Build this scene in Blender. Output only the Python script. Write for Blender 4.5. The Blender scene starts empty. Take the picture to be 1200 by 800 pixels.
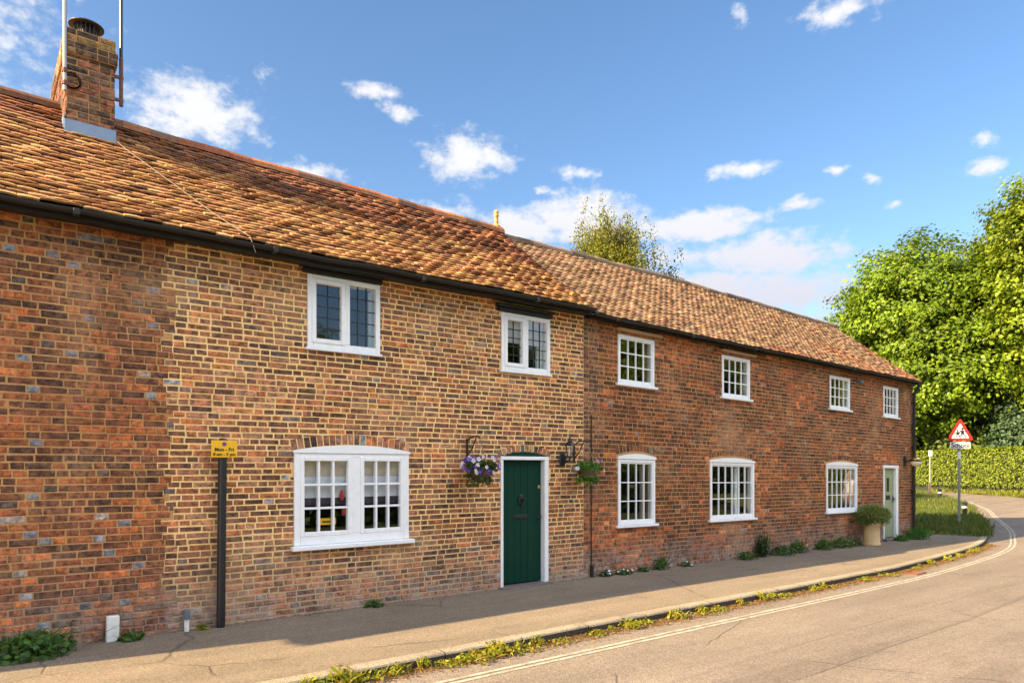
import bpy, math, random
import numpy as np
from mathutils import Vector, Matrix, noise as mnoise
R = math.radians
rnd = random.Random(7)
rng = np.random.default_rng(11)
sc = bpy.context.scene
COL = sc.collection

# ------------------------------------------------------------------ helpers
class MB:
    """collects geometry; build() links it as ONE mesh object"""
    def __init__(s): s.v = []; s.f = []; s.c = []; s.m = []; s.cur = (.5, .5, .5); s.mi = 0
    def add(s, vs, fs, col=None):
        n = len(s.v); s.v.extend([tuple(p) for p in vs])
        c = col or s.cur
        for f in fs:
            s.f.append(tuple(i + n for i in f)); s.c.append(c); s.m.append(s.mi)
    def box(s, x0, x1, y0, y1, z0, z1, col=None, bev=0.0):
        if bev <= 0:
            vs = [(x, y, z) for z in (z0, z1) for y in (y0, y1) for x in (x0, x1)]
            s.add(vs, [(0, 2, 3, 1), (4, 5, 7, 6), (0, 1, 5, 4), (2, 6, 7, 3), (0, 4, 6, 2), (1, 3, 7, 5)], col); return
        b = min(bev, (x1-x0)*.45, (y1-y0)*.45, (z1-z0)*.45)
        rings = []
        for z, ins in ((z0, b), (z0+b, 0), (z1-b, 0), (z1, b)):
            a0, a1, c0, c1 = x0+ins, x1-ins, y0+ins, y1-ins
            q = b if ins == 0 else b*.4
            rings.append([(a0+q, c0, z), (a1-q, c0, z), (a1, c0+q, z), (a1, c1-q, z), (a1-q, c1, z), (a0+q, c1, z), (a0, c1-q, z), (a0, c0+q, z)])
        vs = [p for r in rings for p in r]; fs = []
        for k in range(3):
            for i in range(8):
                j = (i+1) % 8; fs.append((k*8+i, k*8+j, k*8+8+j, k*8+8+i))
        fs.append(tuple(range(7, -1, -1))); fs.append(tuple(range(24, 32)))
        s.add(vs, fs, col)
    def tube(s, pts, r, n=8, col=None, cap=True):
        pts = [Vector(p) for p in pts]
        rs = r if isinstance(r, (list, tuple)) else [r]*len(pts)
        vs = []; up = Vector((0, 0, 1)); prev = None
        for i, p in enumerate(pts):
            d = (pts[min(i+1, len(pts)-1)] - pts[max(i-1, 0)]).normalized()
            if prev is None:
                a = d.cross(up)
                if a.length < 1e-3: a = d.cross(Vector((1, 0, 0)))
            else: a = prev - d*prev.dot(d)
            a.normalize(); prev = a; b = d.cross(a)
            for k in range(n):
                t = 2*math.pi*k/n; vs.append(p + (a*math.cos(t) + b*math.sin(t))*rs[i])
        fs = []
        for i in range(len(pts)-1):
            for k in range(n):
                j = (k+1) % n; fs.append((i*n+k, i*n+j, (i+1)*n+j, (i+1)*n+k))
        if cap: fs.append(tuple(range(n-1, -1, -1))); fs.append(tuple(range((len(pts)-1)*n, len(pts)*n)))
        s.add(vs, fs, col)
    def lathe(s, prof, c=(0, 0, 0), n=20, col=None):
        vs = [(c[0]+r*math.cos(2*math.pi*k/n), c[1]+r*math.sin(2*math.pi*k/n), c[2]+z) for r, z in prof for k in range(n)]
        fs = []
        for i in range(len(prof)-1):
            for k in range(n):
                j = (k+1) % n; fs.append((i*n+k, i*n+j, (i+1)*n+j, (i+1)*n+k))
        fs.append(tuple(range(n-1, -1, -1))); fs.append(tuple(range((len(prof)-1)*n, len(prof)*n)))
        s.add(vs, fs, col)
    def prism(s, poly, y0, y1, col=None):
        """polygon in (x, z) given thickness y0..y1"""
        n = len(poly)
        vs = [(x, y0, z) for x, z in poly] + [(x, y1, z) for x, z in poly]
        fs = [tuple(range(n)), tuple(range(2*n-1, n-1, -1))] + [(i, i+n, (i+1) % n+n, (i+1) % n) for i in range(n)]
        s.add(vs, fs, col)
    def build(s, name, mats, parent=None, smooth=False, loc=None, warp=None):
        v = s.v
        if warp: v = [warp(*p) for p in v]
        me = bpy.data.meshes.new(name)
        if loc: v = [(p[0]-loc[0], p[1]-loc[1], p[2]-loc[2]) for p in v]
        me.from_pydata(v, [], s.f)
        if s.c:
            at = me.attributes.new('Col', 'FLOAT_COLOR', 'FACE')
            at.data.foreach_set('color', np.array([(c[0], c[1], c[2], 1.0) for c in s.c], dtype=np.float32).ravel())
        ms = mats if isinstance(mats, (list, tuple)) else [mats]
        for m in ms: me.materials.append(m)
        if len(ms) > 1: me.polygons.foreach_set('material_index', s.m)
        if smooth: me.polygons.foreach_set('use_smooth', [True]*len(s.f))
        me.update()
        return link(name, me, parent, loc)

def link(name, me, parent=None, loc=None):
    o = bpy.data.objects.new(name, me); COL.objects.link(o)
    if loc: o.location = loc
    if parent: o.parent = parent
    return o

def fix_normals(o):
    import bmesh
    bm = bmesh.new(); bm.from_mesh(o.data); bmesh.ops.recalc_face_normals(bm, faces=bm.faces); bm.to_mesh(o.data); bm.free()
    return o

def tag(o, label, cat, group=None):
    o['label'] = label; o['category'] = cat
    if group: o['group'] = group
    return o
def kind(o, k): o['kind'] = k; return o
def empty(name, loc=(0, 0, 0), rz=0):
    o = bpy.data.objects.new(name, None); COL.objects.link(o); o.location = loc; o.rotation_euler = (0, 0, rz); return o

def quads_mesh(name, V, C, mat, n=4):
    """V: (N*n,3) verts of N n-gons, C (N,3) colour per face"""
    N = len(V)//n
    me = bpy.data.meshes.new(name)
    me.vertices.add(N*n); me.vertices.foreach_set('co', np.asarray(V, dtype=np.float32).ravel())
    me.loops.add(N*n); me.loops.foreach_set('vertex_index', np.arange(N*n, dtype=np.int32))
    me.polygons.add(N); me.polygons.foreach_set('loop_start', np.arange(0, N*n, n, dtype=np.int32))
    try: me.polygons.foreach_set('loop_total', np.full(N, n, dtype=np.int32))
    except Exception: pass
    at = me.attributes.new('Col', 'FLOAT_COLOR', 'FACE')
    at.data.foreach_set('color', np.concatenate([np.asarray(C, dtype=np.float32), np.ones((N, 1), np.float32)], 1).ravel())
    me.materials.append(mat); me.update(calc_edges=True); me.validate()
    return me

def leaf_quads(P, N, size, aspect=.6, seed=0):
    """rhombic leaves at P with normals N (both (n,3)), size (n,)"""
    g = np.random.default_rng(seed)
    N = N/np.maximum(np.linalg.norm(N, axis=1, keepdims=True), 1e-6)
    t = g.normal(size=P.shape); t -= N*(t*N).sum(1, keepdims=True); t /= np.maximum(np.linalg.norm(t, axis=1, keepdims=True), 1e-6)
    b = np.cross(N, t); s = np.asarray(size)[:, None]
    fold = N*s*.18
    q = np.stack([P - t*s*.5, P + b*s*.5*aspect + fold*.6, P + t*s*.5, P - b*s*.5*aspect + fold*.6], 1)
    return q.reshape(-1, 3)

def catmull(pts, n):
    pts = [np.array(p, float) for p in pts]; P = [2*pts[0]-pts[1]] + pts + [2*pts[-1]-pts[-2]]
    out = []
    for i in range(1, len(P)-2):
        for k in range(24):
            t = k/24; a, b, c, d = P[i-1], P[i], P[i+1], P[i+2]
            # centripetal-ish: plain Catmull-Rom on x-monotone data
            out.append(.5*((2*b)+(-a+c)*t+(2*a-5*b+4*c-d)*t*t+(-a+3*b-3*c+d)*t**3))
    out.append(pts[-1]); out = np.array(out)
    L = np.concatenate([[0], np.cumsum(np.linalg.norm(np.diff(out, axis=0), axis=1))])
    q = np.linspace(0, L[-1], n)
    return np.stack([np.interp(q, L, out[:, k]) for k in range(out.shape[1])], 1)

def sstep(a, b, x):
    t = min(1, max(0, (x-a)/(b-a))); return t*t*(3-2*t)
def E(x): return -.10 - .06*sstep(7, 20, x) + .34*sstep(22, 42, x)       # road level along x

# ------------------------------------------------------------------ materials
def newmat(name):
    m = bpy.data.materials.new(name); m.use_nodes = True
    nt = m.node_tree; nt.nodes.clear()
    out = nt.nodes.new('ShaderNodeOutputMaterial'); p = nt.nodes.new('ShaderNodeBsdfPrincipled')
    nt.links.new(p.outputs[0], out.inputs[0])
    return m, nt, p, out
def nd(nt, t, **kw):
    n = nt.nodes.new(t)
    for k, v in kw.items():
        if k in n.inputs: n.inputs[k].default_value = v
        else: setattr(n, k, v)
    return n
def noise(nt, scale, detail=4, rough=.6, coord=None, dist=0.0):
    n = nd(nt, 'ShaderNodeTexNoise'); n.inputs['Scale'].default_value = scale; n.inputs['Detail'].default_value = detail
    n.inputs['Roughness'].default_value = rough; n.inputs['Distortion'].default_value = dist
    if coord is not None: nt.links.new(coord, n.inputs['Vector'])
    return n.outputs['Fac']
def ramp(nt, fac, stops):
    r = nd(nt, 'ShaderNodeValToRGB'); e = r.color_ramp.elements
    while len(e) < len(stops): e.new(.5)
    for i, (p, c) in enumerate(stops):
        e[i].position = p; e[i].color = (c[0], c[1], c[2], 1) if isinstance(c, (tuple, list)) else (c, c, c, 1)
    nt.links.new(fac, r.inputs[0]); return r.outputs[0]
def mix(nt, a, b, fac, mode='MIX'):
    m = nd(nt, 'ShaderNodeMix', data_type='RGBA', blend_type=mode)
    for sk, v in ((m.inputs[0], fac), (m.inputs[6], a), (m.inputs[7], b)):
        if isinstance(v, bpy.types.NodeSocket): nt.links.new(v, sk)
        elif isinstance(v, (int, float)): sk.default_value = v
        else: sk.default_value = (v[0], v[1], v[2], 1)
    return m.outputs[2]
def mth(nt, op, a, b=None, clamp=False):
    m = nd(nt, 'ShaderNodeMath', operation=op); m.use_clamp = clamp
    for sk, v in ((m.inputs[0], a), (m.inputs[1], b)):
        if v is None: continue
        if isinstance(v, bpy.types.NodeSocket): nt.links.new(v, sk)
        else: sk.default_value = v
    return m.outputs[0]
def bump(nt, p, h, strength=.5, dist=.01):
    b = nd(nt, 'ShaderNodeBump'); b.inputs['Strength'].default_value = strength; b.inputs['Distance'].default_value = dist
    nt.links.new(h, b.inputs['Height']); nt.links.new(b.outputs[0], p.inputs['Normal'])
def objco(nt):
    return nd(nt, 'ShaderNodeTexCoord').outputs['Object']
def col_attr(nt):
    a = nd(nt, 'ShaderNodeAttribute'); a.attribute_name = 'Col'; return a.outputs['Color']

def simple(name, col, rough=.5, var=.12, scale=8, metal=0.0, bmp=0.0, bscale=60, spec=.5, dirt=None):
    m, nt, p, o = newmat(name); co = objco(nt)
    f = noise(nt, scale, 5, .65, co)
    c = mix(nt, [x*(1-var) for x in col], [min(1, x*(1+var)) for x in col], f)
    if dirt:
        f2 = ramp(nt, noise(nt, scale*.6, 6, .7, co), [(.5, 0), (.72, 1)])
        c = mix(nt, c, dirt, mth(nt, 'MULTIPLY', f2, .55))
    nt.links.new(c, p.inputs['Base Color'])
    p.inputs['Roughness'].default_value = rough; p.inputs['Metallic'].default_value = metal; p.inputs['Specular IOR Level'].default_value = spec
    if bmp: bump(nt, p, noise(nt, bscale, 4, .6, co), bmp, .004)
    return m

M = {}
M['white'] = simple('white_paint', (.83, .84, .85), .38, .04, 14, bmp=.12, bscale=40, dirt=(.68, .67, .65))
M['green'] = simple('green_paint', (.001, .036, .021), .5, .2, 5, bmp=.15, bscale=30, spec=.18)
M['sage'] = simple('sage_paint', (.27, .33, .19), .42, .1, 8, bmp=.1, bscale=30)
M['black'] = simple('black_paint', (.012, .012, .014), .42, .3, 12, bmp=.1)
M['gutter'] = simple('gutter_paint', (.012, .010, .009), .6, .35, 3, bmp=.2, bscale=25)
M['brass'] = simple('brass', (.65, .45, .14), .3, .1, 10, metal=1)
M['steel'] = simple('galvanised_steel', (.27, .29, .31), .55, .12, 6, metal=.5)
M['rust'] = simple('rusty_steel', (.16, .07, .045), .75, .4, 18, metal=.3)
M['lead'] = simple('lead_sheet', (.20, .27, .36), .45, .25, 5, metal=.35, bmp=.2, bscale=12)
M['timber'] = simple('weathered_timber', (.40, .26, .14), .8, .35, 14, bmp=.4, bscale=50)
M['step'] = simple('stone_step', (.13, .11, .10), .85, .3, 12, bmp=.4)
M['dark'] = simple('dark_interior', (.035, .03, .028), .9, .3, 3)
M['lining'] = simple('interior_plaster', (.30, .26, .22), .9, .1, 3)
M['blindA'] = simple('beige_blind', (.50, .41, .31), .9, .08, 6)
M['blindB'] = simple('white_blind', (.62, .63, .66), .9, .06, 6)
M['hem'] = simple('dark_hem', (.05, .035, .05), .9, .1, 6)
M['curtain'] = simple('pale_curtain', (.82, .87, .84), .9, .08, 4)
M['redcloth'] = simple('red_fabric', (.5, .02, .03), .7, .2, 8)
M['yellow'] = simple('yellow_plate', (.82, .45, .008), .45, .08, 10)
M['ochre'] = simple('ochre_terracotta', (.46, .25, .06), .75, .3, 14, bmp=.3, bscale=40)
M['red'] = simple('sign_red', (.62, .02, .018), .4, .06, 8)
M['signwhite'] = simple('sign_white', (.82, .82, .82), .45, .04, 8)
M['signblack'] = simple('sign_black', (.008, .008, .01), .5, .1, 8)
M['blue'] = simple('sign_blue', (.03, .05, .32), .45, .1, 8)
M['bark'] = simple('bark', (.10, .075, .05), .95, .4, 9, bmp=.8, bscale=22)
M['birchbark'] = simple('birch_bark', (.16, .13, .10), .9, .5, 7, bmp=.5, bscale=18)
M['hedge_core'] = simple('hedge_core_dark', (.022, .028, .012), 1, .3, 20)  # dark colour for the shaded inside of the hedges
M['pot'] = simple('buff_clay', (.56, .40, .20), .8, .14, 7, bmp=.3, bscale=35, dirt=(.40, .30, .17))
M['whitepost'] = simple('chipped_white_paint', (.74, .73, .68), .7, .1, 10, bmp=.3, dirt=(.28, .24, .20))
M['greyplastic'] = simple('grey_plastic', (.12, .14, .17), .6, .15, 10)
M['globe'] = simple('frosted_globe', (.78, .70, .5), .25, .06, 10)
M['wire'] = simple('white_cable', (.24, .20, .165), .6, .1, 6)
M['basket'] = simple('coir_basket', (.10, .055, .03), .95, .4, 30, bmp=.8, bscale=80)
M['skin'] = simple('skin', (.55, .33, .24), .55, .05, 8)
M['shirt'] = simple('white_cotton', (.80, .80, .78), .85, .05, 8)
M['hair'] = simple('fair_hair', (.52, .36, .16), .6, .2, 40)
M['shorts'] = simple('pale_cotton', (.45, .33, .27), .85, .08, 8)
M['shoe'] = simple('shoe_leather', (.05, .04, .04), .5, .1, 8)

# brick faces: colour belongs to each brick, mottled inside
def brick_mat():
    m, nt, p, o = newmat('brick'); co = objco(nt); c = col_attr(nt)
    f1 = noise(nt, 20, 6, .75, co); f2 = noise(nt, 80, 4, .7, co)
    c = mix(nt, c, ramp(nt, noise(nt, 12, 3, .6, co, .5), [(.40, (.55, .55, .6)), (.5, (1, 1, 1)), (.60, (1.35, 1.15, 1.0))]), 1.0, 'MULTIPLY')
    c = mix(nt, c, ramp(nt, f1, [(.25, .35), (.5, .98), (.78, 1.7)]), 1.0, 'MULTIPLY')
    c = mix(nt, c, ramp(nt, f2, [(.25, .72), (.7, 1.25)]), 1.0, 'MULTIPLY')
    # pale lime bloom and dark soot in patches of their own
    sp = nd(nt, 'ShaderNodeSeparateXYZ'); nt.links.new(co, sp.inputs[0])
    bl = ramp(nt, noise(nt, 7, 6, .75, co), [(.60, 0), (.74, 1)])
    c = mix(nt, c, (.42, .33, .26), mth(nt, 'MULTIPLY', bl, .26))
    wash = ramp(nt, mth(nt, 'ADD', mth(nt, 'MULTIPLY', noise(nt, .75, 4, .6, co), .7), mth(nt, 'MULTIPLY', noise(nt, 24, 4, .7, co), .3)), [(.52, 0), (.64, 1)])
    c = mix(nt, c, (.56, .36, .21), mth(nt, 'MULTIPLY', wash, .42))
    so = ramp(nt, noise(nt, .9, 5, .7, co), [(.48, 0), (.72, 1)])
    c = mix(nt, c, (.05, .035, .028), mth(nt, 'MULTIPLY', so, .40))
    # salts rising from the pavement
    low = mth(nt, 'SUBTRACT', 1.0, mth(nt, 'DIVIDE', sp.outputs[2], .55), True)
    ef = mth(nt, 'MULTIPLY', low, ramp(nt, noise(nt, 5, 6, .75, co), [(.42, 0), (.62, 1)]))
    c = mix(nt, c, (.46, .38, .33), mth(nt, 'MULTIPLY', ef, .75))
    nt.links.new(c, p.inputs['Base Color']); p.inputs['Roughness'].default_value = .86; p.inputs['Specular IOR Level'].default_value = .25
    h = mth(nt, 'ADD', f1, mth(nt, 'MULTIPLY', f2, .5)); bump(nt, p, h, .75, .006)
    return m
M['brick'] = brick_mat()
def mortar_mat(name, a, b, dark):
    m, nt, p, o = newmat(name); co = objco(nt)
    c = mix(nt, a, b, ramp(nt, noise(nt, 3.2, 6, .7, co), [(.3, 0), (.7, 1)]))
    st = ramp(nt, noise(nt, 1.1, 5, .7, co), [(.46, 0), (.68, 1)])
    c = mix(nt, c, dark, mth(nt, 'MULTIPLY', st, .55))
    c = mix(nt, c, ramp(nt, noise(nt, 70, 4, .7, co), [(.25, .65), (.75, 1.25)]), 1.0, 'MULTIPLY')
    sp = nd(nt, 'ShaderNodeSeparateXYZ'); nt.links.new(co, sp.inputs[0])
    low = mth(nt, 'SUBTRACT', 1.0, mth(nt, 'DIVIDE', sp.outputs[2], 1.0), True)
    c = mix(nt, c, (.26, .2, .17), mth(nt, 'MULTIPLY', low, .8))
    nt.links.new(c, p.inputs['Base Color']); p.inputs['Roughness'].default_value = .95; p.inputs['Specular IOR Level'].default_value = .1
    bump(nt, p, noise(nt, 90, 4, .7, co), .8, .004)
    return m
M['mortar_yellow'] = mortar_mat('yellow_lime_mortar', (.93, .67, .31), (.90, .58, .23), (.60, .35, .14))
M['mortar_old'] = mortar_mat('old_brown_mortar', (.46, .25, .10), (.56, .32, .13), (.22, .12, .055))
M['mortar_right'] = mortar_mat('brown_grey_mortar', (.46, .26, .11), (.56, .33, .14), (.22, .12, .06))

def tile_mat():
    m, nt, p, o = newmat('clay_tile'); co = objco(nt); c = col_attr(nt)
    f1 = noise(nt, 18, 5, .7, co)
    c = mix(nt, c, ramp(nt, f1, [(.25, .6), (.5, 1), (.8, 1.35)]), 1.0, 'MULTIPLY')
    lich = ramp(nt, noise(nt, 11, 6, .75, co), [(.55, 0), (.66, 1)])
    c = mix(nt, c, (.44, .31, .15), mth(nt, 'MULTIPLY', lich, .25))
    moss = ramp(nt, noise(nt, 1.3, 6, .75, co), [(.54, 0), (.7, 1)])
    c = mix(nt, c, (.075, .05, .035), mth(nt, 'MULTIPLY', moss, .42))
    nt.links.new(c, p.inputs['Base Color']); p.inputs['Roughness'].default_value = .88; p.inputs['Specular IOR Level'].default_value = .2
    bump(nt, p, mth(nt, 'ADD', f1, noise(nt, 80, 3, .6, co)), .6, .005)
    return m
M['tile'] = tile_mat()

def leaf_mat(name, tr=.35, rough=.5, spec=.3, tint=(1.25, 1.2, .35)):
    m, nt, p, o = newmat(name); c = col_attr(nt)
    nt.links.new(c, p.inputs['Base Color']); p.inputs['Roughness'].default_value = rough; p.inputs['Specular IOR Level'].default_value = spec
    t = nd(nt, 'ShaderNodeBsdfTranslucent'); c2 = mix(nt, c, tint, 1.0, 'MULTIPLY'); nt.links.new(c2, t.inputs[0])
    ms = nd(nt, 'ShaderNodeMixShader'); ms.inputs[0].default_value = tr
    nt.links.new(p.outputs[0], ms.inputs[1]); nt.links.new(t.outputs[0], ms.inputs[2]); nt.links.new(ms.outputs[0], o.inputs[0])
    return m
M['leaf'] = leaf_mat('leaf'); M['hedge_leaf'] = leaf_mat('hedge_leaf', .3); M['grass'] = leaf_mat('grass_blade', .35)
M['petal'] = leaf_mat('petal', .25, .6, .2, (1, 1, 1))

def glass_mat():
    m, nt, p, o = newmat('window_glass'); nt.nodes.remove(p)
    tr = nd(nt, 'ShaderNodeBsdfTransparent'); tr.inputs[0].default_value = (.95, .97, .96, 1)
    gl = nd(nt, 'ShaderNodeBsdfGlossy'); gl.inputs['Roughness'].default_value = .015; gl.inputs[0].default_value = (.95, .97, 1, 1)
    fr = nd(nt, 'ShaderNodeFresnel'); ge = nd(nt, 'ShaderNodeNewGeometry'); io = nd(nt, 'ShaderNodeMapRange'); io.inputs['To Min'].default_value = 1.95; io.inputs['To Max'].default_value = 1/1.95; nt.links.new(ge.outputs['Backfacing'], io.inputs['Value']); nt.links.new(io.outputs[0], fr.inputs['IOR'])
    co = objco(nt)
    b = nd(nt, 'ShaderNodeBump'); b.inputs['Strength'].default_value = .25; b.inputs['Distance'].default_value = .004
    nt.links.new(noise(nt, 2.6, 2, .5, co), b.inputs['Height']); nt.links.new(b.outputs[0], gl.inputs['Normal'])
    ms = nd(nt, 'ShaderNodeMixShader'); nt.links.new(fr.outputs[0], ms.inputs[0]); nt.links.new(tr.outputs[0], ms.inputs[1]); nt.links.new(gl.outputs[0], ms.inputs[2])
    nt.links.new(ms.outputs[0], o.inputs[0]); return m
M['glass'] = glass_mat()

def asphalt(name, a, b, patch, speck=.5, crack=True, scale=1.0):
    m, nt, p, o = newmat(name); co = objco(nt)
    big = ramp(nt, noise(nt, .55*scale, 6, .7, co, .6), [(.3, 0), (.7, 1)])
    c = mix(nt, a, b, big)
    pt = ramp(nt, noise(nt, 1.6*scale, 6, .75, co, .4), [(.56, 0), (.64, 1)])
    c = mix(nt, c, patch, mth(nt, 'MULTIPLY', pt, .5))
    mpn = nd(nt, 'ShaderNodeMapping'); mpn.inputs['Scale'].default_value = (.12, 1.0, 1.0); nt.links.new(co, mpn.inputs['Vector'])
    c = mix(nt, c, ramp(nt, noise(nt, 1.5, 6, .7, mpn.outputs[0]), [(.36, .84), (.62, 1.10)]), 1.0, 'MULTIPLY')
    c = mix(nt, c, ramp(nt, noise(nt, 2.6, 7, .8, co, .8), [(.58, 1), (.70, .80)]), 1.0, 'MULTIPLY')
    v = nd(nt, 'ShaderNodeTexVoronoi'); v.inputs['Scale'].default_value = 130; nt.links.new(co, v.inputs['Vector'])
    st = ramp(nt, v.outputs['Color'], [(.2, 1-speck), (.8, 1+speck*.9)])
    c = mix(nt, c, st, 1.0, 'MULTIPLY')
    c = mix(nt, c, ramp(nt, noise(nt, 28, 4, .7, co), [(.3, .8), (.7, 1.18)]), 1.0, 'MULTIPLY')
    h = mth(nt, 'ADD', mth(nt, 'MULTIPLY', v.outputs['Distance'], .8), noise(nt, 60, 4, .6, co))
    if crack:
        vc = nd(nt, 'ShaderNodeTexVoronoi', feature='DISTANCE_TO_EDGE'); vc.inputs['Scale'].default_value = .42
        mp = nd(nt, 'ShaderNodeMix', data_type='RGBA'); mp.inputs[0].default_value = .16
        nz = nd(nt, 'ShaderNodeTexNoise'); nz.inputs['Scale'].default_value = 2.2; nz.inputs['Detail'].default_value = 6; nt.links.new(co, nz.inputs['Vector'])
        nt.links.new(co, mp.inputs[6]); nt.links.new(nz.outputs['Color'], mp.inputs[7]); nt.links.new(mp.outputs[2], vc.inputs['Vector'])
        cr = ramp(nt, vc.outputs['Distance'], [(.0, 1), (.006, 0)])
        cr = mth(nt, 'MULTIPLY', cr, ramp(nt, noise(nt, .8, 3, .6, co), [(.46, 0), (.56, 1)]))
        c = mix(nt, c, [x*.35 for x in a], mth(nt, 'MULTIPLY', cr, .7))
        h = mth(nt, 'SUBTRACT', h, mth(nt, 'MULTIPLY', cr, 2.0))
    nt.links.new(c, p.inputs['Base Color']); p.inputs['Roughness'].default_value = .93; p.inputs['Specular IOR Level'].default_value = .25
    bump(nt, p, h, .6, .005); return m
M['pavement'] = asphalt('pavement_asphalt', (.187, .149, .108), (.226, .182, .134), (.150, .120, .092), .3)
M['road'] = asphalt('road_asphalt', (.184, .151, .123), (.220, .180, .147), (.154, .126, .106), .36)
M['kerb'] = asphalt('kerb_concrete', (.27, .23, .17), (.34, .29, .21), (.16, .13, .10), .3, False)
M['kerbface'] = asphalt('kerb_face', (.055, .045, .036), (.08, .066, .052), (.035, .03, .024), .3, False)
M['ground'] = asphalt('ground_earth', (.07, .085, .025), (.10, .11, .035), (.06, .06, .03), .5, False, .6)
M['verge'] = asphalt('verge_turf', (.10, .12, .025), (.16, .17, .035), (.09, .09, .03), .5, False, 1.2)
def line_mat():
    m, nt, p, o = newmat('road_paint'); co = objco(nt)
    c = mix(nt, (.42, .37, .30), (.50, .45, .37), noise(nt, 3, 5, .7, co))
    w = ramp(nt, noise(nt, 9, 8, .8, co), [(.40, 0), (.58, 1)])
    c = mix(nt, c, (.20, .18, .145), mth(nt, 'MULTIPLY', w, .85))
    nt.links.new(c, p.inputs['Base Color']); p.inputs['Roughness'].default_value = .85
    bump(nt, p, noise(nt, 110, 3, .6, co), .5, .004); return m
M['line'] = line_mat()

# ------------------------------------------------------------------ ground, road, pavement
near = catmull([(-40, -2.35), (-5, -2.35), (7, -2.33), (11.2, -2.26), (14, -2.1), (18.4, -1.55), (21.7, -.62), (24.4, .3), (28.5, 2.0), (32.8, 3.85), (39.5, 7.6), (48, 13.2), (64, 23)], 420)
far = catmull([(-40, -8.9), (-5, -8.9), (7, -8.9), (15, -8.8), (23, -7.5), (30.5, -4.0), (36.5, .2), (41.3, 4.5), (46, 9.0), (51, 14), (58, 20.5), (68, 31)], 420)
def normals2(c):
    t = np.gradient(c, axis=0); t /= np.linalg.norm(t, axis=1, keepdims=True)
    return np.stack([-t[:, 1], t[:, 0]], 1)        # points left of travel = towards the cottages
nn = normals2(near)

def strip(name, A, B, za, zb, mat, nx=6, i0=0, i1=None, kindname='structure', wob=0):
    A = A[i0:i1]; B = B[i0:i1]; V = []; F = []
    for i in range(len(A)):
        for k in range(nx+1):
            t = k/nx; x = A[i, 0]*(1-t)+B[i, 0]*t; y = A[i, 1]*(1-t)+B[i, 1]*t
            V.append((x, y, (za(x)*(1-t)+zb(x)*t) + (wob*mnoise.noise((x*.6, y*.6, 3)) if wob else 0)))
    for i in range(len(A)-1):
        for k in range(nx):
            a = i*(nx+1)+k; F.append((a, a+1, a+nx+2, a+nx+1))
    mb = MB(); mb.add(V, F); o = mb.build(name, mat); fix_normals(o)
    if o.data.polygons[0].normal.z < 0: o.data.flip_normals()
    return kind(o, kindname)

g = MB(); xs = list(np.linspace(-60, 100, 81)) + [160, 400, 900]; xs = [-900, -300, -120] + xs; ys = [-900, -300, -120] + list(np.linspace(-60, 80, 36)) + [160, 400, 900]
vs = [(x, y, E(x)-.05) for y in ys for x in xs]; nx = len(xs)
g.add(vs, [(j*nx+i, j*nx+i+1, (j+1)*nx+i+1, (j+1)*nx+i) for j in range(len(ys)-1) for i in range(nx-1)])
kind(g.build('ground', M['ground']), 'structure')
strip('road', far, near, lambda x: E(x), lambda x: E(x), M['road'], 10)
iend = int(np.argmin(abs(near[:, 0]-20.4)))
inner = near + nn*.13
wall_line = np.stack([near[:, 0], np.where(near[:, 0] > 18.7, 5.0, .03)], 1)
pav_A = inner[:iend+1]; pav_B = wall_line[:iend+1].copy()
strip('pavement', pav_A, pav_B, lambda x: E(x)+.092, lambda x: E(x)+.112, M['pavement'], 8)
# kerb stones
kb = MB(); Lk = np.concatenate([[0], np.cumsum(np.linalg.norm(np.diff(near, axis=0), axis=1))])
lk = float(Lk[int(np.argmin(abs(near[:, 0]+8)))])
while lk < Lk[iend]:
    ln = rnd.choice((.915, .915, .915, .61)); j1 = rnd.gauss(0, .005); j2 = rnd.gauss(0, .005); jz = rnd.gauss(0, .004); rr_ = []
    for f in (0, .5, 1):
        q = lk+.005+(ln-.010)*f; x, y = np.interp(q, Lk, near[:, 0]), np.interp(q, Lk, near[:, 1]); nx_, ny_ = np.interp(q, Lk, nn[:, 0]), np.interp(q, Lk, nn[:, 1])
        jj = j1*(1-f)+j2*f; z = E(x)+jz*f
        rr_.append([(x+nx_*d, y+ny_*d, z+h) for d, h in [(jj, -.06), (jj-.002, .07), (jj+.006, .086), (jj+.02, .094), (.128, .097), (.137, .02)]])
    for a in range(2):
        for k in range(5):
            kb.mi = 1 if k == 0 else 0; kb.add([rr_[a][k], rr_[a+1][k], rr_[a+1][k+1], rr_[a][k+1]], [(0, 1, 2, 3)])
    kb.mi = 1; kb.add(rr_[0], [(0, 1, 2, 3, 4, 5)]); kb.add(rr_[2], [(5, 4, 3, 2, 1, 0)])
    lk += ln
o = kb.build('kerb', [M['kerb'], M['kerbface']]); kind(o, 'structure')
import bmesh as _b
bm = _b.new(); bm.from_mesh(o.data); _b.ops.remove_doubles(bm, verts=bm.verts, dist=.0005); _b.ops.recalc_face_normals(bm, faces=bm.faces); bm.to_mesh(o.data); bm.free()
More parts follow.
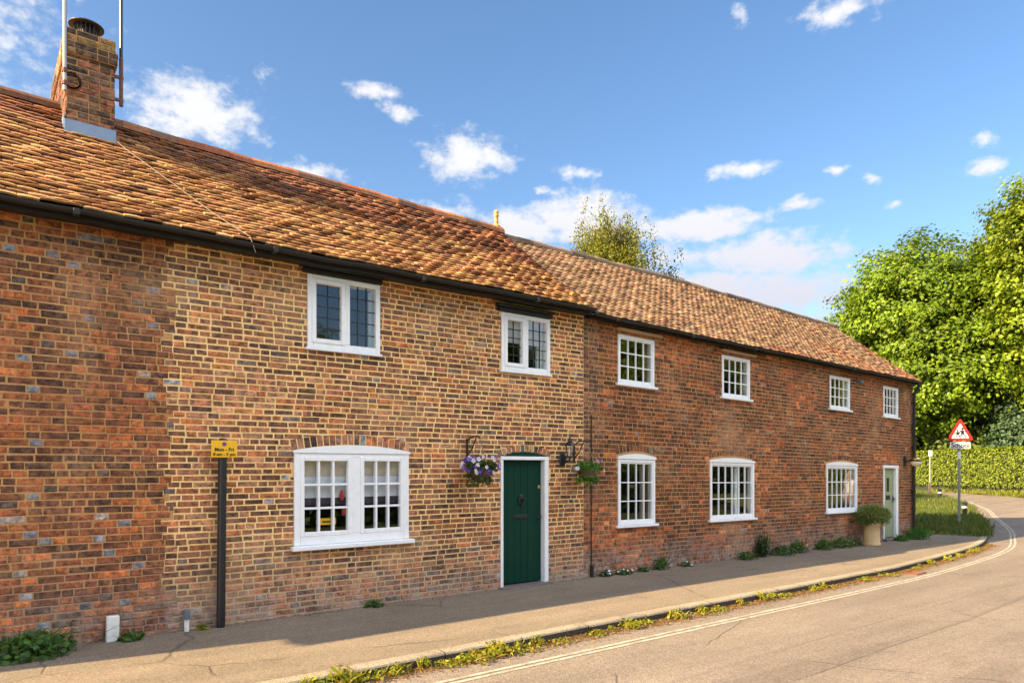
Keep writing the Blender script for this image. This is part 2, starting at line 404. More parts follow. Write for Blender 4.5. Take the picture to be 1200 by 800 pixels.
# a trench reinstated along the road and an older square patch
M['patch'] = asphalt('road_patch_asphalt', (.165, .135, .11), (.195, .16, .132), (.14, .114, .097), .3)
def patch(pts, n=14):
    V = []; c = len(pts)
    for k in range(c):
        a, b = pts[k], pts[(k+1) % c]
        for t in range(n):
            f = t/n; x, y = a[0]+(b[0]-a[0])*f, a[1]+(b[1]-a[1])*f; w = .03*mnoise.noise((x*2.3, y*2.3, 1)); V.append((x+w, y+w, E(x)+.003))
    mb = MB(); mb.add(V, [tuple(range(len(V)))]); o = mb.build('road_patch', M['patch']); kind(o, 'structure')
    if o.data.polygons[0].normal.z < 0: o.data.flip_normals()
patch([(3.6, -4.65), (9.4, -4.55), (15.5, -4.2), (15.5, -3.65), (9.4, -3.95), (3.6, -4.0)])
patch([(5.2, -6.6), (7.4, -6.5), (7.3, -5.4), (5.3, -5.5)])
# double line
for off in (.47, .555):
    A = near - nn*off; B = near - nn*(off+.048); i0 = int(np.argmin(abs(near[:, 0]+6))); i1 = int(np.argmin(abs(near[:, 0]-36)))
    strip('road_line', A, B, lambda x: E(x)+.004, lambda x: E(x)+.004, M['line'], 1, i0, i1)
# verges
B = near + nn*np.interp(near[:, 0], [18, 20.6, 26, 40, 64], [2, 5.5, 6.0, 4.5, 6])[:, None]
strip('grass_verge', near + nn*.0, B, lambda x: E(x)+.07, lambda x: E(x)+.22, M['verge'], 8, iend, None, wob=.05)
fn = normals2(far)
strip('hedge_bank', far, far - fn*5, lambda x: E(x)+.004, lambda x: E(x)+.62, M['verge'], 8, int(np.argmin(abs(far[:, 0]-24))), None, wob=.06)

# ------------------------------------------------------------------ brickwork
def pick(tab, warm=(1, 1, 1)):
    t = rnd.random()*sum(w for w, _ in tab)
    for w, c in tab:
        t -= w
        if t <= 0: break
    k = rnd.uniform(.75, 1.3); return tuple(min(.9, x*k*rnd.uniform(.93, 1.07)) for x in c)
PAL_MAIN = [(32, (.34, .150, .088)), (22, (.20, .10, .066)), (14, (.095, .058, .046)), (15, (.50, .19, .075)), (14, (.44, .24, .145)), (2.6, (.27, .30, .32)), (4, (.15, .14, .14))]
PAL_OLD = [(26, (.33, .118, .05)), (32, (.21, .088, .048)), (13, (.50, .165, .055)), (20, (.10, .056, .04)), (8, (.24, .29, .34)), (1.6, (.46, .44, .42)), (6, (.11, .12, .14))]
PAL_RIGHT = [(34, (.225, .082, .038)), (30, (.15, .066, .036)), (13, (.33, .11, .042)), (17, (.08, .046, .034)), (3, (.60, .17, .05)), (1.6, (.19, .20, .20)), (2, (.34, .22, .15))]

def sub_rect(r, h):
    """rectangle r minus hole h -> list of rectangles (u0,u1,v0,v1)"""
    a, b, c, d = r; e, f, g2, k = h
    if f <= a or e >= b or k <= c or g2 >= d: return [r]
    out = []
    if e > a: out.append((a, e, c, d))
    if f < b: out.append((f, b, c, d))
    m0, m1 = max(a, e), min(b, f)
    if g2 > c: out.append((m0, m1, c, g2))
    if k < d: out.append((m0, m1, k, d))
    return out

def brick(mb, quad, n, col, dep=.03, prot=0.0, F=None):
    """quad: 4 (u,v) corners ccw; F maps (u,v,n)->3D, n outward"""
    cu = sum(p[0] for p in quad)/4; cv = sum(p[1] for p in quad)/4
    q = [(u+rnd.gauss(0, .0017), v+rnd.gauss(0, .0017)) for u, v in quad]
    w = max(abs(quad[2][0]-quad[0][0]), .02); h = max(abs(quad[2][1]-quad[0][1]), .02)
    iu, iv = min(.007, w*.2)/w*2, min(.007, h*.2)/h*2
    front = [(u+(cu-u)*iu, v+(cv-v)*iv) for u, v in q]
    prot = max(prot, -.0012); t1, t2 = rnd.gauss(0, .0006), rnd.gauss(0, .0006)
    vs = [F(u, v, -dep) for u, v in q] + [F(u, v, prot-.006) for u, v in q] + \
         [F(u, v, prot+(t1 if k in (0, 3) else -t1)+(t2 if k < 2 else -t2)) for k, (u, v) in enumerate(front)]
    fs = [(8, 9, 10, 11)]
    for k in range(4):
        j = (k+1) % 4; fs += [(k, j, j+4, k+4), (k+4, j+4, j+8, k+8)]
    mb.add(vs, fs, col)

def brick_wall(name, u0, u1, v0, v1, holes, arches, pal, mortar, parent, F, course=.071, joint=.011, prot=.009, warp=None, start=0, palfn=None, ragged=None):
    mb = MB(); nc = int((v1-v0)/course)+1
    for k in range(nc):
        vb = v0+k*course + joint/2; vt = min(vb+course-joint, v1)
        if vt-vb < .02: continue
        ul, ue = u0, u1
        if ragged == 'end': ue = seam_x(vb)
        if ragged == 'start': ul = seam_x(vb)
        u = ul - (0 if k % 2 else .056) ; hd = (k+start) % 2
        first = True
        while u < ue:
            wv = (.100 if hd else .208)+rnd.uniform(-.008, .008)
            if first and not hd: wv = rnd.choice((.16, .215))
            a, b = max(u+joint/2, ul+.002), min(u+wv+joint/2, ue-.002)
            first = False
            dz = .006*mnoise.noise((u*.8, k*.2, 5))
            if b-a > .02:
                rects = [(a, b, vb+dz, vt+dz)]
                hs = list(holes)
                mu = (a+b)/2
                for (xa, xb, zs, rise, ring) in arches:
                    if xa-.02 < mu < xb+.02:
                        t = (mu-(xa+xb)/2)/((xb-xa)/2); top = zs+rise*(1-t*t)+ring
                        hs.append((xa-.02, xb+.02, zs-.3, top))
                for h in hs:
                    rects = [q for r in rects for q in sub_rect(r, h)]
                PAL = palfn(mu, vb) if palfn else pal; col = pick(PAL)
                while col[2] > col[0] and not hd and rnd.random() < .93: col = pick(PAL)      # glazed ends are mostly headers
                mw = sum(w_ for w_, _ in PAL); col = tuple(.78*c_+.22*sum(w_*k_[i_] for w_, k_ in PAL)/mw for i_, c_ in enumerate(col)); col = (col[0], col[1]*.93, col[2]*.84) if col[2] < col[0] else col
                kz = 1+.30*mnoise.noise((u*.7, v0+k*.07, 11))+.18*mnoise.noise((u*2.1, k*.2, 13)); col = tuple(min(.9, q_*kz) for q_ in col)
                for (p, q, r, s) in rects:
                    if q-p > .018 and s-r > .016:
                        brick(mb, [(p, r), (q, r), (q, s), (p, s)], None, col, prot=rnd.gauss(0, .002), F=F)
            u += wv+joint; hd = 1-hd
            if rnd.random() < .13: hd = 1-hd
    # arch voussoirs
    for (xa, xb, zs, rise, ring) in arches:
        n = max(5, int((xb-xa)/.074)); wdt = xb-xa
        def pt(t, d):
            x = xa+wdt*t; s = 2*t-1; z = zs+rise*(1-s*s); nx_, nz_ = 4*rise*s/wdt, 1.0; l = math.hypot(nx_, nz_)
            return (x+nx_/l*d, z+nz_/l*d)
        for i in range(n):
            a, b = (i+.08)/n, (i+.92)/n
            brick(mb, [pt(a, .006), pt(b, .006), pt(b, ring), pt(a, ring)], None, pick(pal), prot=.002+rnd.gauss(0, .001), F=F)
    w = mb.build(name, M['brick'], parent, warp=warp)
    # mortar sheet with the openings left free
    mm = MB(); us = sorted(set([u0, u1]+[x for h in holes for x in h[:2] if u0 < x < u1]+list(np.arange(u0+.4, u1, .4)))); vz = sorted(set([v0, v1]+[x for h in holes for x in h[2:] if v0 < x < v1]))
    for i in range(len(us)-1):
        for j in range(len(vz)-1):
            cu, cv = (us[i]+us[i+1])/2, (vz[j]+vz[j+1])/2
            if ragged == 'end' and us[i+1] > u1-.2: continue
            if ragged == 'start' and us[i] < u0+.2: continue
            if any(h[0] < cu < h[1] and h[2] < cv < h[3] for h in holes): continue
            mm.add([F(us[i], vz[j], -prot), F(us[i+1], vz[j], -prot), F(us[i+1], vz[j+1], -prot), F(us[i], vz[j+1], -prot)], [(0, 1, 2, 3)])
            # returns into the openings
    if ragged:
        eg = max(x for x in us if x <= u1-.2) if ragged == 'end' else min(x for x in us if x >= u0+.2)
        d_ = .0015 if ragged == 'end' else 0      # the older mortar runs on just behind the newer
        for k in range(nc):
            z0_, z1_ = v0+k*course, min(v1, v0+(k+1)*course); sx = seam_x(z0_+.01)
            p, q = (eg, sx+.22) if ragged == 'end' else (sx, eg)
            mm.add([F(p, z0_, -prot-d_), F(q, z0_, -prot-d_), F(q, z1_, -prot-d_), F(p, z1_, -prot-d_)], [(0, 1, 2, 3)])
    for h in holes:
        if h[1] <= u0 or h[0] >= u1: continue
        for (p, q) in (((h[0], h[2]), (h[0], h[3])), ((h[1], h[3]), (h[1], h[2])), ((h[0], h[3]), (h[1], h[3])), ((h[1], h[2]), (h[0], h[2]))):
            mm.add([F(p[0], p[1], -prot), F(q[0], q[1], -prot), F(q[0], q[1], -.22), F(p[0], p[1], -.22)], [(0, 1, 2, 3)])
    mo = mm.build('mortar', mortar, w, warp=warp)
    return w

def Ffront(u, v, n): return (u, -n, v)

# ------------------------------------------------------------------ windows and doors
def bars(mb, x0, x1, z0, z1, nc, nr, t, y0, y1, col=None):
    for i in range(1, nc):
        x = x0+(x1-x0)*i/nc; mb.box(x-t/2, x+t/2, y0, y1, z0, z1, col)
    for j in range(1, nr):
        z = z0+(z1-z0)*j/nr; mb.box(x0, x1, y0+.003, y1-.003, z-t/2, z+t/2, col)
def ring_frame(mb, x0, x1, z0, z1, t, y0, y1, bev=.006, tb=None, tt=None):
    tb = tb or t; tt = tt or t
    mb.box(x0, x0+t, y0, y1, z0, z1, bev=bev); mb.box(x1-t, x1, y0, y1, z0, z1, bev=bev)
    mb.box(x0+t, x1-t, y0+.003, y1, z0, z0+tb, bev=bev); mb.box(x0+t, x1-t, y0+.003, y1, z1-tt, z1, bev=bev)
def pane(x0, x1, z0, z1, y, parent, warp=None):
    p = MB(); p.add([(x0, y, z0), (x1, y, z0), (x1, y, z1), (x0, y, z1)], [(0, 1, 2, 3)]); return p.build('pane', M['glass'], parent, warp=warp)

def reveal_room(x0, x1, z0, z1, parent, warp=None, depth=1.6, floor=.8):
    """the dim room behind a window: near-black lining, closed at the back"""
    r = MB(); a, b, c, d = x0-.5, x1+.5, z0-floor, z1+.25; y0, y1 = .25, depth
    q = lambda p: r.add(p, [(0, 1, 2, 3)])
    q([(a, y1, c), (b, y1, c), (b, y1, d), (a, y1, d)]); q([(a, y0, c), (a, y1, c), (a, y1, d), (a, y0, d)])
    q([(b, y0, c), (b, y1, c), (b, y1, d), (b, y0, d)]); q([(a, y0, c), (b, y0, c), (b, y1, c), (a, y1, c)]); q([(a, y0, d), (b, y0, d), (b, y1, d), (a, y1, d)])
    return r.build('room_lining', M['dark'], parent, warp=warp)  # near-black colour stands in for an unlit room

def arch_head(mb, x0, x1, z0, zs, rise, y0, y1, n=16):
    poly = [(x0, z0), (x1, z0)] + [(x1-(x1-x0)*i/n, zs+rise*(1-(1-2*i/n)**2)) for i in range(n+1)]
    mb.prism(poly, y0, y1)

def sash_window(parent, x0, x1, z0, z1, nc, nr, arch=0.0, warp=None, label=None, blind=None, fr=.055, headh=.0):
    """white multi-pane window flush with the wall; z1 is the springing when arched"""
    w = MB(); y0, y1 = -.014, .11
    ring_frame(w, x0, x1, z0, z1, fr, y0, y1, tb=fr*1.1, tt=fr)
    if arch:
        arch_head(w, x0-.012, x1+.012, z1+.002, z1+.035, arch, y0-.012, .05)
    f = fix_normals(w.build('window', M['white'], parent, warp=warp))
    if label: f['label'] = label
    a, b, c, d = x0+fr, x1-fr, z0+fr*1.1, z1-fr
    s = MB(); ring_frame(s, a, b, c, d, .022, y0+.012, .04, .004)
    bars(s, a+.022, b-.022, c+.022, d-.022, nc, nr, .0165, y0+.018, .030)
    s.build('sash', M['white'], f, warp=warp)
    pane(a+.01, b-.01, c+.01, d-.01, .02, f, warp)
    sl = MB(); sl.box(x0-.05, x1+.05, -.055, .04, z0-.042, z0-.002, bev=.006); sl.build('sill', M['white'], f, warp=warp)
    reveal_room(x0, x1, z0, z1, f, warp)
    return f
def casement(parent, x0, x1, z0, z1, split, label=None):
    """white two-light casement with leaded panes"""
    w = MB(); y0, y1 = -.016, .11; fr = .06
    ring_frame(w, x0, x1, z0, z1, fr, y0, y1, tb=fr*1.2); xm = x0+(x1-x0)*split
    w.box(xm-.035, xm+.035, y0+.002, y1-.002, z0+fr*1.2, z1-fr, bev=.006)
    f = w.build('window', M['white'], parent)
    if label: f['label'] = label
    s = MB(); ring_frame(s, x0+fr-.012, xm-.026, z0+fr*1.2-.012, z1-fr+.012, .052, y0-.012, .05, .006); s.build('opening_sash', M['white'], f)
    la = MB()
    A = (x0+fr+.04, xm-.078); Bq = (xm+.035, x1-fr)
    bars(la, A[0], A[1], z0+.11, z1-.1, 2, 5, .012, .018, .034); bars(la, Bq[0], Bq[1], z0+fr*1.2, z1-fr, 3, 5, .012, .018, .034)
    la.build('lead_bars', M['gutter'], f)
    pane(A[0]-.01, A[1]+.01, z0+.1, z1-.09, .024, f); pane(Bq[0]-.01, Bq[1]+.01, z0+fr, z1-fr+.01, .024, f)
    sl = MB(); sl.box(x0-.03, x1+.02, -.04, .03, z0-.03, z0-.002, bev=.006); sl.build('sill', M['white'], f)
    reveal_room(x0, x1, z0, z1, f)
    return f

# ------------------------------------------------------------------ roofs
def lin(tab, x):
    return float(np.interp(x, [a for a, _ in tab], [b for _, b in tab]))
EAVE_L = [(-6, 4.07), (.2, 4.05), (7.4, 4.03)]; RIDGE_L = [(-6, 6.05), (.3, 5.95), (1.5, 5.91), (4, 5.86), (7.5, 5.79)]
EAVE_R = [(7.4, 4.03), (9, 3.99), (10.1, 3.955), (12.1, 3.93), (18.7, 3.80)]; RIDGE_R = [(7.4, 5.75), (11.8, 5.73), (18.7, 5.53)]
def roof_pt(x, t, left):
    e = lin(EAVE_L if left else EAVE_R, x); r = lin(RIDGE_L if left else RIDGE_R, x)
    ye = -.27 if left else -.17
    y = ye+(2.1-ye)*t; z = e+(r-e)*t
    sag = -.05*math.sin(math.pi*t)*(1 if left else .6)
    z += sag + (.024 if left else .014)*mnoise.noise((x*.55, t*3.1, 1 if left else 9)) + .01*mnoise.noise((x*1.7, t*7, 4))
    if left: z += .03
    return Vector((x, y, z))
def roof(name, xa, xb, left, pal, parent, label=None):
    mb = MB(); nC = 31 if left else 34; w = .168 if left else .16
    for c in range(nC):
        t0 = c/nC; t1 = min(1.0, (c+1.75)/nC)
        x = xa - (w/2 if c % 2 else 0)
        wob = .006 if left else .004
        while x < xb:
            a, b = max(x+.002, xa), min(x+w-.002, xb); x += w
            if b-a < .03: continue
            lift = rnd.uniform(0, .018)*(1.2 if left else .7); yaw = rnd.gauss(0, .010 if left else .006); sh = rnd.gauss(0, wob)/3
            th = .017 if left else .012
            m = (a+b)/2; nrm = Vector((0, -.62, .78)); rows = []
            for (tt, up) in ((t0+sh, th+.012+lift), (t1, .004)):
                row = []
                for k in range(4):
                    xx = a+(b-a)*k/3; cam = (.005 if k in (1, 2) else 0)
                    p = roof_pt(xx, max(-.01, min(1, tt+yaw*(xx-m)*.4)), left) + nrm*(up+cam)
                    row.append(p)
                rows.append(row)
            low = [p - nrm*(th+.004) for p in rows[0]]
            col = tuple(min(.85, v_*f_) for v_, f_ in zip(pick(pal(m, t0)), (.98, .88, .82)))
            vs = rows[0]+rows[1]+low
            fs = [(0, 1, 5, 4), (1, 2, 6, 5), (2, 3, 7, 6), (8, 9, 1, 0), (9, 10, 2, 1), (10, 11, 3, 2), (8, 0, 4), (3, 11, 7)]
            mb.add(vs, fs, col)
    # far slope, sheet of tiles falling away behind the ridge
    n = 40
    for i in range(n):
        x0 = xa+(xb-xa)*i/n; x1 = xa+(xb-xa)*(i+1)/n; P = []
        p0, p1 = roof_pt(x0, 1, left), roof_pt(x1, 1, left)
        e0, e1 = roof_pt(x0, 0, left), roof_pt(x1, 0, left)
        mb.add([p0+Vector((0, 0, .02)), p1+Vector((0, 0, .02)), Vector((x1, 4.45, e1.z)), Vector((x0, 4.45, e0.z))], [(0, 1, 2, 3)], (.2, .1, .06))
    # sarking just under the tiles, so that no light leaks through
    for i in range(n):
        x0 = xa+(xb-xa)*i/n; x1 = xa+(xb-xa)*(i+1)/n
        q = [roof_pt(x0, 0, left), roof_pt(x1, 0, left), roof_pt(x1, 1, left), roof_pt(x0, 1, left)]
        q = [p+Vector((0, 0, -.05)) for p in q]; mb.add(q, [(0, 1, 2, 3)], (.03, .02, .02))
    o = mb.build(name, M['tile'], parent)
    if label: o['label'] = label
    return o
def ridge_tiles(xa, xb, left, parent, col):
    mb = MB(); L_ = .32; x = xa
    while x < xb:
        a, b = x, min(x+L_-.004, xb); x += L_
        if b-a < .05: continue
        c = pick(col); vs = []; n = 7; dj = rnd.gauss(0, .004); r = .115 if left else .10
        for xx in (a, b):
            p = roof_pt(xx, 1, left)
            for k in range(n):
                th = math.pi*(k/(n-1)); vs.append((xx, p.y-r*1.05*math.cos(th), p.z-.045+dj+r*1.12*math.sin(th)))
        fs = [(k, k+1, n+k+1, n+k) for k in range(n-1)] + [tuple(range(n)), tuple(range(2*n-1, n-1, -1))]
        mb.add(vs, fs, c)
    o = mb.build('ridge_tiles', M['tile'], parent); fix_normals(o); return o
def gutter(xa, xb, left, parent):
    mb = MB(); n = 60; prof = []
    r = .043 if left else .038
    for k in range(9):
        th = math.pi*k/8; prof.append((-r*math.cos(th), -r*math.sin(th)))
    prof += [(p[0]*.86, p[1]*.86) for p in prof[::-1]]
    rows = []
    for i in range(n+1):
        x = xa+(xb-xa)*i/n; p = roof_pt(x, 0, left)
        sg = .010*mnoise.noise((x*.8, 0, 2))
        rows.append([(x, p.y-.028+a, p.z-.012+sg+b) for a, b in prof])
    m = len(prof); vs = [q for r_ in rows for q in r_]
    fs = [(i*m+k, i*m+(k+1) % m, (i+1)*m+(k+1) % m, (i+1)*m+k) for i in range(n) for k in range(m)]
    fs += [tuple(range(m)), tuple(range(n*m, n*m+m))]
    mb.add(vs, fs)
    x = xa+.5
    while x < xb:                                   # union joints
        p = roof_pt(x, 0, left); mb.box(x-.03, x+.03, p.y-.028-r-.006, p.y-.028+r, p.z-.03-r, p.z-.01, bev=.008); x += 1.83
    o = mb.build('gutter', M['gutter'], parent, smooth=False); fix_normals(o)
    fb = MB()
    for i in range(n):
        x0 = xa+(xb-xa)*i/n; x1 = xa+(xb-xa)*(i+1)/n; z0, z1 = roof_pt(x0, 0, left).z, roof_pt(x1, 0, left).z
        y = roof_pt(x0, 0, left).y+.045; dz = .085 if left else .075
        fb.add([(x0, y, z0-dz), (x1, y, z1-dz), (x1, y, z1-.01), (x0, y, z0-.01)], [(0, 1, 2, 3)])
        fb.add([(x0, y, z0-dz), (x1, y, z1-dz), (x1, .03, z1-dz+.03), (x0, .03, z0-dz+.03)], [(3, 2, 1, 0)])
    fb.build('fascia_board', M['gutter'], parent)
    return o

TL = lambda x, t: ([(34, (.40, .225, .10)), (26, (.34, .175, .075)), (22, (.46, .285, .125)), (12, (.24, .12, .06)), (5, (.13, .07, .045))]
                   if t + .16*mnoise.noise((x, t*4, 0)) + .05*max(0, x-1.4) < .80 else [(30, (.26, .12, .065)), (24, (.19, .085, .05)), (20, (.33, .155, .075)), (10, (.10, .055, .04))])
TR = lambda x, t: ([(34, (.345, .235, .145)), (26, (.30, .20, .12)), (22, (.39, .28, .175)), (14, (.23, .15, .095)), (3, (.34, .18, .10))]
                   if mnoise.noise((x*.5, t*2.5, 7))*.8 + (.5-t)*.6 + (x-12)*.05 < .36 else [(30, (.38, .20, .11)), (24, (.32, .165, .09)), (18, (.40, .25, .145)), (10, (.22, .12, .075))])

# ------------------------------------------------------------------ left cottage
X0, XJ, X1 = -5.0, 7.45, 18.66
cot = empty('brick_cottage', ((X0+XJ)/2, 2, 0))
tag(cot, 'taller brick cottage with green front door, yellowish mortar and brick chimney', 'house')
cot.location = (0, 0, 0)
HL_W = [(3.10, 4.02, 3.08, 3.93), (5.88, 6.77, 3.05, 3.86)]
LL = (2.94, 4.42, .80, 1.86)
DR = (5.87, 6.74, .02, 1.80)
holes = [h for h in HL_W] + [LL, DR]
arches = [(2.92, 4.44, 1.885, .075, .125), (5.84, 6.77, 1.82, .085, .11)]
SEAM = 1.57
SEAMK = [SEAM+.05*mnoise.noise((0, k*.13, 3))*2+rnd.choice((0, .055, .11, .02)) for k in range(80)]
def seam_x(v): return SEAMK[int(max(0, (v+.1)/.068))]
brick_wall('brick_wall', X0, SEAM, -.1, 4.12, [], [], PAL_OLD, M['mortar_old'], cot, Ffront, joint=.012, prot=.0045, ragged='end')['label'] = 'redder older brickwork with brown mortar and glazed blue bricks'
brick_wall('brick_wall', SEAM, XJ, -.1, 4.12, holes, arches, PAL_MAIN, M['mortar_yellow'], cot, Ffront, course=.066, joint=.0135, prot=.0045, ragged='start')['label'] = 'repointed brickwork with wide yellow mortar'
sh = MB(); sh.box(X0, XJ-.01, 4.2, 4.4, -.1, 4.1); sh.box(X0, X0+.2, .1, 4.2, -.1, 4.1)
sh.prism([(0, 0)]*3, 0, 0) if False else None
sh.build('rear_wall', M['lining'], cot)
fl = MB(); fl.box(X0, XJ-.01, .25, 4.2, 3.98, 4.0); fl.build('attic_floor', M['dark'], cot)

roof('tiled_roof', X0-.2, 7.42, True, TL, cot, 'orange clay tiles darkening to red near the ridge')
ridge_tiles(X0-.2, 7.44, True, cot, [(3, (.30, .10, .05)), (2, (.38, .15, .07)), (1, (.2, .1, .06))])
gutter(X0-.2, 7.40, True, cot)
# timber boards over the upper windows
for (x0, x1, z0, z1) in HL_W:
    t = MB(); t.box(x0-.06, x1+.02, -.05, .02, z1+.004, z1+.055, bev=.006); t.box(x0-.1, x1+.03, -.09, .02, z1+.06, z1+.10, bev=.006)
    t.build('lintel_board', M['gutter'], cot)
w1 = casement(cot, *HL_W[0], .53, 'upper two-light window with dark leaded panes')
w2 = casement(cot, *HL_W[1], .50, 'upper two-light window with a pale blind and curtain inside')
b = MB(); b.box(5.95, 6.7, .07, .08, 3.46, 3.82); b.build('blind', M['blindB'], w2)
b = MB(); b.tube([(6.66, .13, 3.08), (6.67, .13, 3.82)], .05, 10); b.build('curtain', M['curtain'], w2)
b = MB(); b.tube([(3.98, .16, 3.12), (3.98, .16, 3.86)], .04, 10); b.build('curtain', M['curtain'], w1)

# lower casement with two three-by-three sashes under a shallow brick arch
x0, x1, z0, z1 = LL
w = MB(); ring_frame(w, x0, x1, z0, z1, .075, -.016, .12, tb=.11, tt=.05)
arch_head(w, x0-.012, x1+.012, z1+.002, z1+.03, .07, -.026, .05)
xm = (x0+x1)/2+.02; w.box(xm-.06, xm+.06, -.013, .118, z0+.11, z1-.05, bev=.006)
big = fix_normals(w.build('window', M['white'], cot)); big['label'] = 'wide ground floor window of eighteen panes under a brick arch'
for (a, b_) in ((x0+.07, xm-.055), (xm+.055, x1-.07)):
    s = MB(); ring_frame(s, a, b_, z0+.10, z1-.04, .05, -.022, .05, .006)
    bars(s, a+.05, b_-.05, z0+.15, z1-.09, 3, 3, .024, -.010, .045); s.build('sash', M['white'], big)
    pane(a+.04, b_-.04, z0+.14, z1-.08, .024, big)
sl = MB(); sl.box(x0-.04, x1+.05, -.085, .04, z0-.055, z0-.002, bev=.008); sl.build('sill', M['white'], big)
reveal_room(x0, x1, z0, z1, big)
b = MB(); b.box(x0+.02, x1-.02, .062, .07, 1.60, 1.86, bev=.003); b.build('blind', M['blindA'], big)
b = MB(); b.box(x0+.02, x1-.02, .074, .082, 1.33, 1.62, bev=.003); b.build('blind', M['blindB'], big)
b = MB(); b.box(x0+.02, x1-.02, .072, .086, 1.25, 1.34, bev=.003); b.build('blind_hem', M['hem'], big)
b = MB(); b.box(3.27, 3.47, .046, .05, 1.02, 1.10, bev=.002); st = b.build('window_sticker', M['yellow'], big)
b = MB()
b.box(3.30, 3.43, .042, .0455, 1.05, 1.066)
b.build('sticker_mark', M['signblack'], big)
b = MB(); b.lathe([(.004, 0), (.022, .015), (.026, .06), (.02, .10), (.006, .13)], (3.545, .05, 1.30)); b.build('hanging_ornament', M['redcloth'], big)
b = MB(); b.lathe([(.004, 0), (.02, .01), (.026, .05), (.02, .09), (.006, .11)], (3.565, .05, 1.12)); b.build('hanging_ornament', M['redcloth'], big)

# green door
x0, x1, z0, z1 = DR
dm = MB(); dm.box(x0, x0+.045, -.012, .20, z0, z1, bev=.005); dm.box(x1-.075, x1, -.012, .20, z0, z1, bev=.005); dm.box(x0, x1, -.016, .20, z1, z1+.05, bev=.005)
door = dm.build('door', M['white'], cot); door['label'] = 'dark green boarded front door in a white frame'
dl = MB(); a, b_ = x0+.047, x1-.077; n = 6
for i in range(n):
    p, q = a+(b_-a)*i/n, a+(b_-a)*(i+1)/n
    dl.box(p+.0015, q-.0015, .075, .12, z0+.03, z1-.003, bev=.004)
dl.box(a, b_, .085, .118, z0+.03, z1-.003)
dl.build('door_leaf', M['green'], door)
ty = MB(); arch_head(ty, x0-.012, x1+.012, z1+.052, z1+.06, .062, .0, .05); fix_normals(ty.build('fanlight_board', M['green'], door))
hw = MB(); cx_ = 6.29
hw.lathe([(.03, 0), (.045, .012), (.03, .024)], (0, 0, 0), 14); hwv = [(cx_+x, .074-z, 1.27+y) for x, y, z in hw.v]; hw.v = hwv
hw.tube([(cx_-.045, .062, 1.26), (cx_-.05, .05, 1.2), (cx_, .045, 1.16), (cx_+.05, .05, 1.2), (cx_+.045, .062, 1.26)], .011, 8); hw.box(cx_-.018, cx_+.018, .05, .076, 1.145, 1.175, bev=.005)
hw.build('knocker', M['gutter'], door)
hw = MB(); hw.box(cx_-.14, cx_+.12, .066, .078, .955, 1.02, bev=.004); hw.box(cx_-.11, cx_+.09, .058, .067, .972, 1.003, bev=.003); hw.build('letter_plate', M['gutter'], door)
hw = MB(); hw.lathe([(.026, 0), (.026, .008), (.014, .012), (.012, .02)], (0, 0, 0), 14); hw.v = [(6.625+x, .074-z, 1.41+y) for x, y, z in hw.v]; hw.build('lock', M['brass'], door)
hw = MB(); hw.box(6.61, 6.645, .064, .076, .90, 1.02, bev=.004); hw.tube([(6.628, .07, .98), (6.628, .03, .98), (6.56, .028, .975)], .009, 8); hw.build('handle', M['gutter'], door)
stp = MB(); stp.box(x0-.04, x1+.03, -.10, .2, -.06, .032, bev=.012); stp.build('door_step', M['step'], cot)

# chimney
def chim_faces(mb, a, b_, y0, y1, z0, z1, pal, joint=.012, course=.0735):
    for F, u0, u1 in ((lambda u, v, n: (u, y0-n, v), a, b_), (lambda u, v, n: (a-n, u, v), y0, y1), (lambda u, v, n: (b_+n, u, v), y0, y1)):
        k = 0; v = z0
        while v < z1-.03:
            u = u0-(.0 if k % 2 else .11)
            while u < u1:
                w_ = .225 if rnd.random() < .62 else .112
                p, q = max(u+joint/2, u0), min(u+w_-joint/2, u1)
                if q-p > .03: brick(mb, [(p, v+joint/2), (q, v+joint/2), (q, min(v+course, z1)-joint/2), (p, min(v+course, z1)-joint/2)], None, pick(pal), prot=.004+rnd.gauss(0, .003), F=F)
                u += w_
            v += course; k += 1
CP = [(30, (.10, .055, .04)), (25, (.07, .046, .038)), (24, (.22, .07, .042)), (6, (.22, .13, .07)), (6, (.06, .045, .04))]
CPT = [(30, (.085, .055, .036)), (16, (.26, .165, .06)), (25, (.08, .055, .042)), (12, (.17, .09, .06))]
ca, cb, cy0, cy1, cz0, cz1 = .88, 1.37, 1.55, 3.1, 4.9, 6.70
cm = MB(); chim_faces(cm, ca, cb, cy0, cy1, 5.4, 6.40, CP); chim_faces(cm, ca-.025, cb+.025, cy0-.025, cy1+.025, 6.40, 6.55, CPT); chim_faces(cm, ca-.008, cb+.008, cy0-.008, cy1+.008, 6.55, cz1, CPT)
ch = cm.build('chimney', M['brick'], cot)
cc = MB(); cc.box(ca+.004, cb-.004, cy0+.004, cy1-.004, cz0, 6.40); cc.box(ca-.02, cb+.02, cy0-.02, cy1+.02, 6.40, 6.55); cc.box(ca-.004, cb+.004, cy0-.004, cy1+.004, 6.551, cz1-.006); cc.lathe([(.20, 0), (.19, .03), (.17, .05)], ((ca+cb)/2, 1.85, cz1-.01))
cc.build('chimney_mortar', M['mortar_right'], ch)
fl = MB(); fl.box(ca-.015, cb+.015, cy0-.022, cy0+.01, 5.33, 5.645, bev=.004); fl.box(ca-.022, ca-.012, cy0-.02, 2.1, 5.42, 5.70)
fl.prism([(ca-.012, 5.40), (cb+.012, 5.40), (cb+.05, 5.365), (ca-.05, 5.365)], cy0-.19, cy0-.17) if False else None
fl.build('flashing', M['lead'], ch)
cw = MB(); c0 = (1.115, 1.82, cz1)
cw.lathe([(.125, -.02), (.125, .06), (.118, .065)], c0, 20)
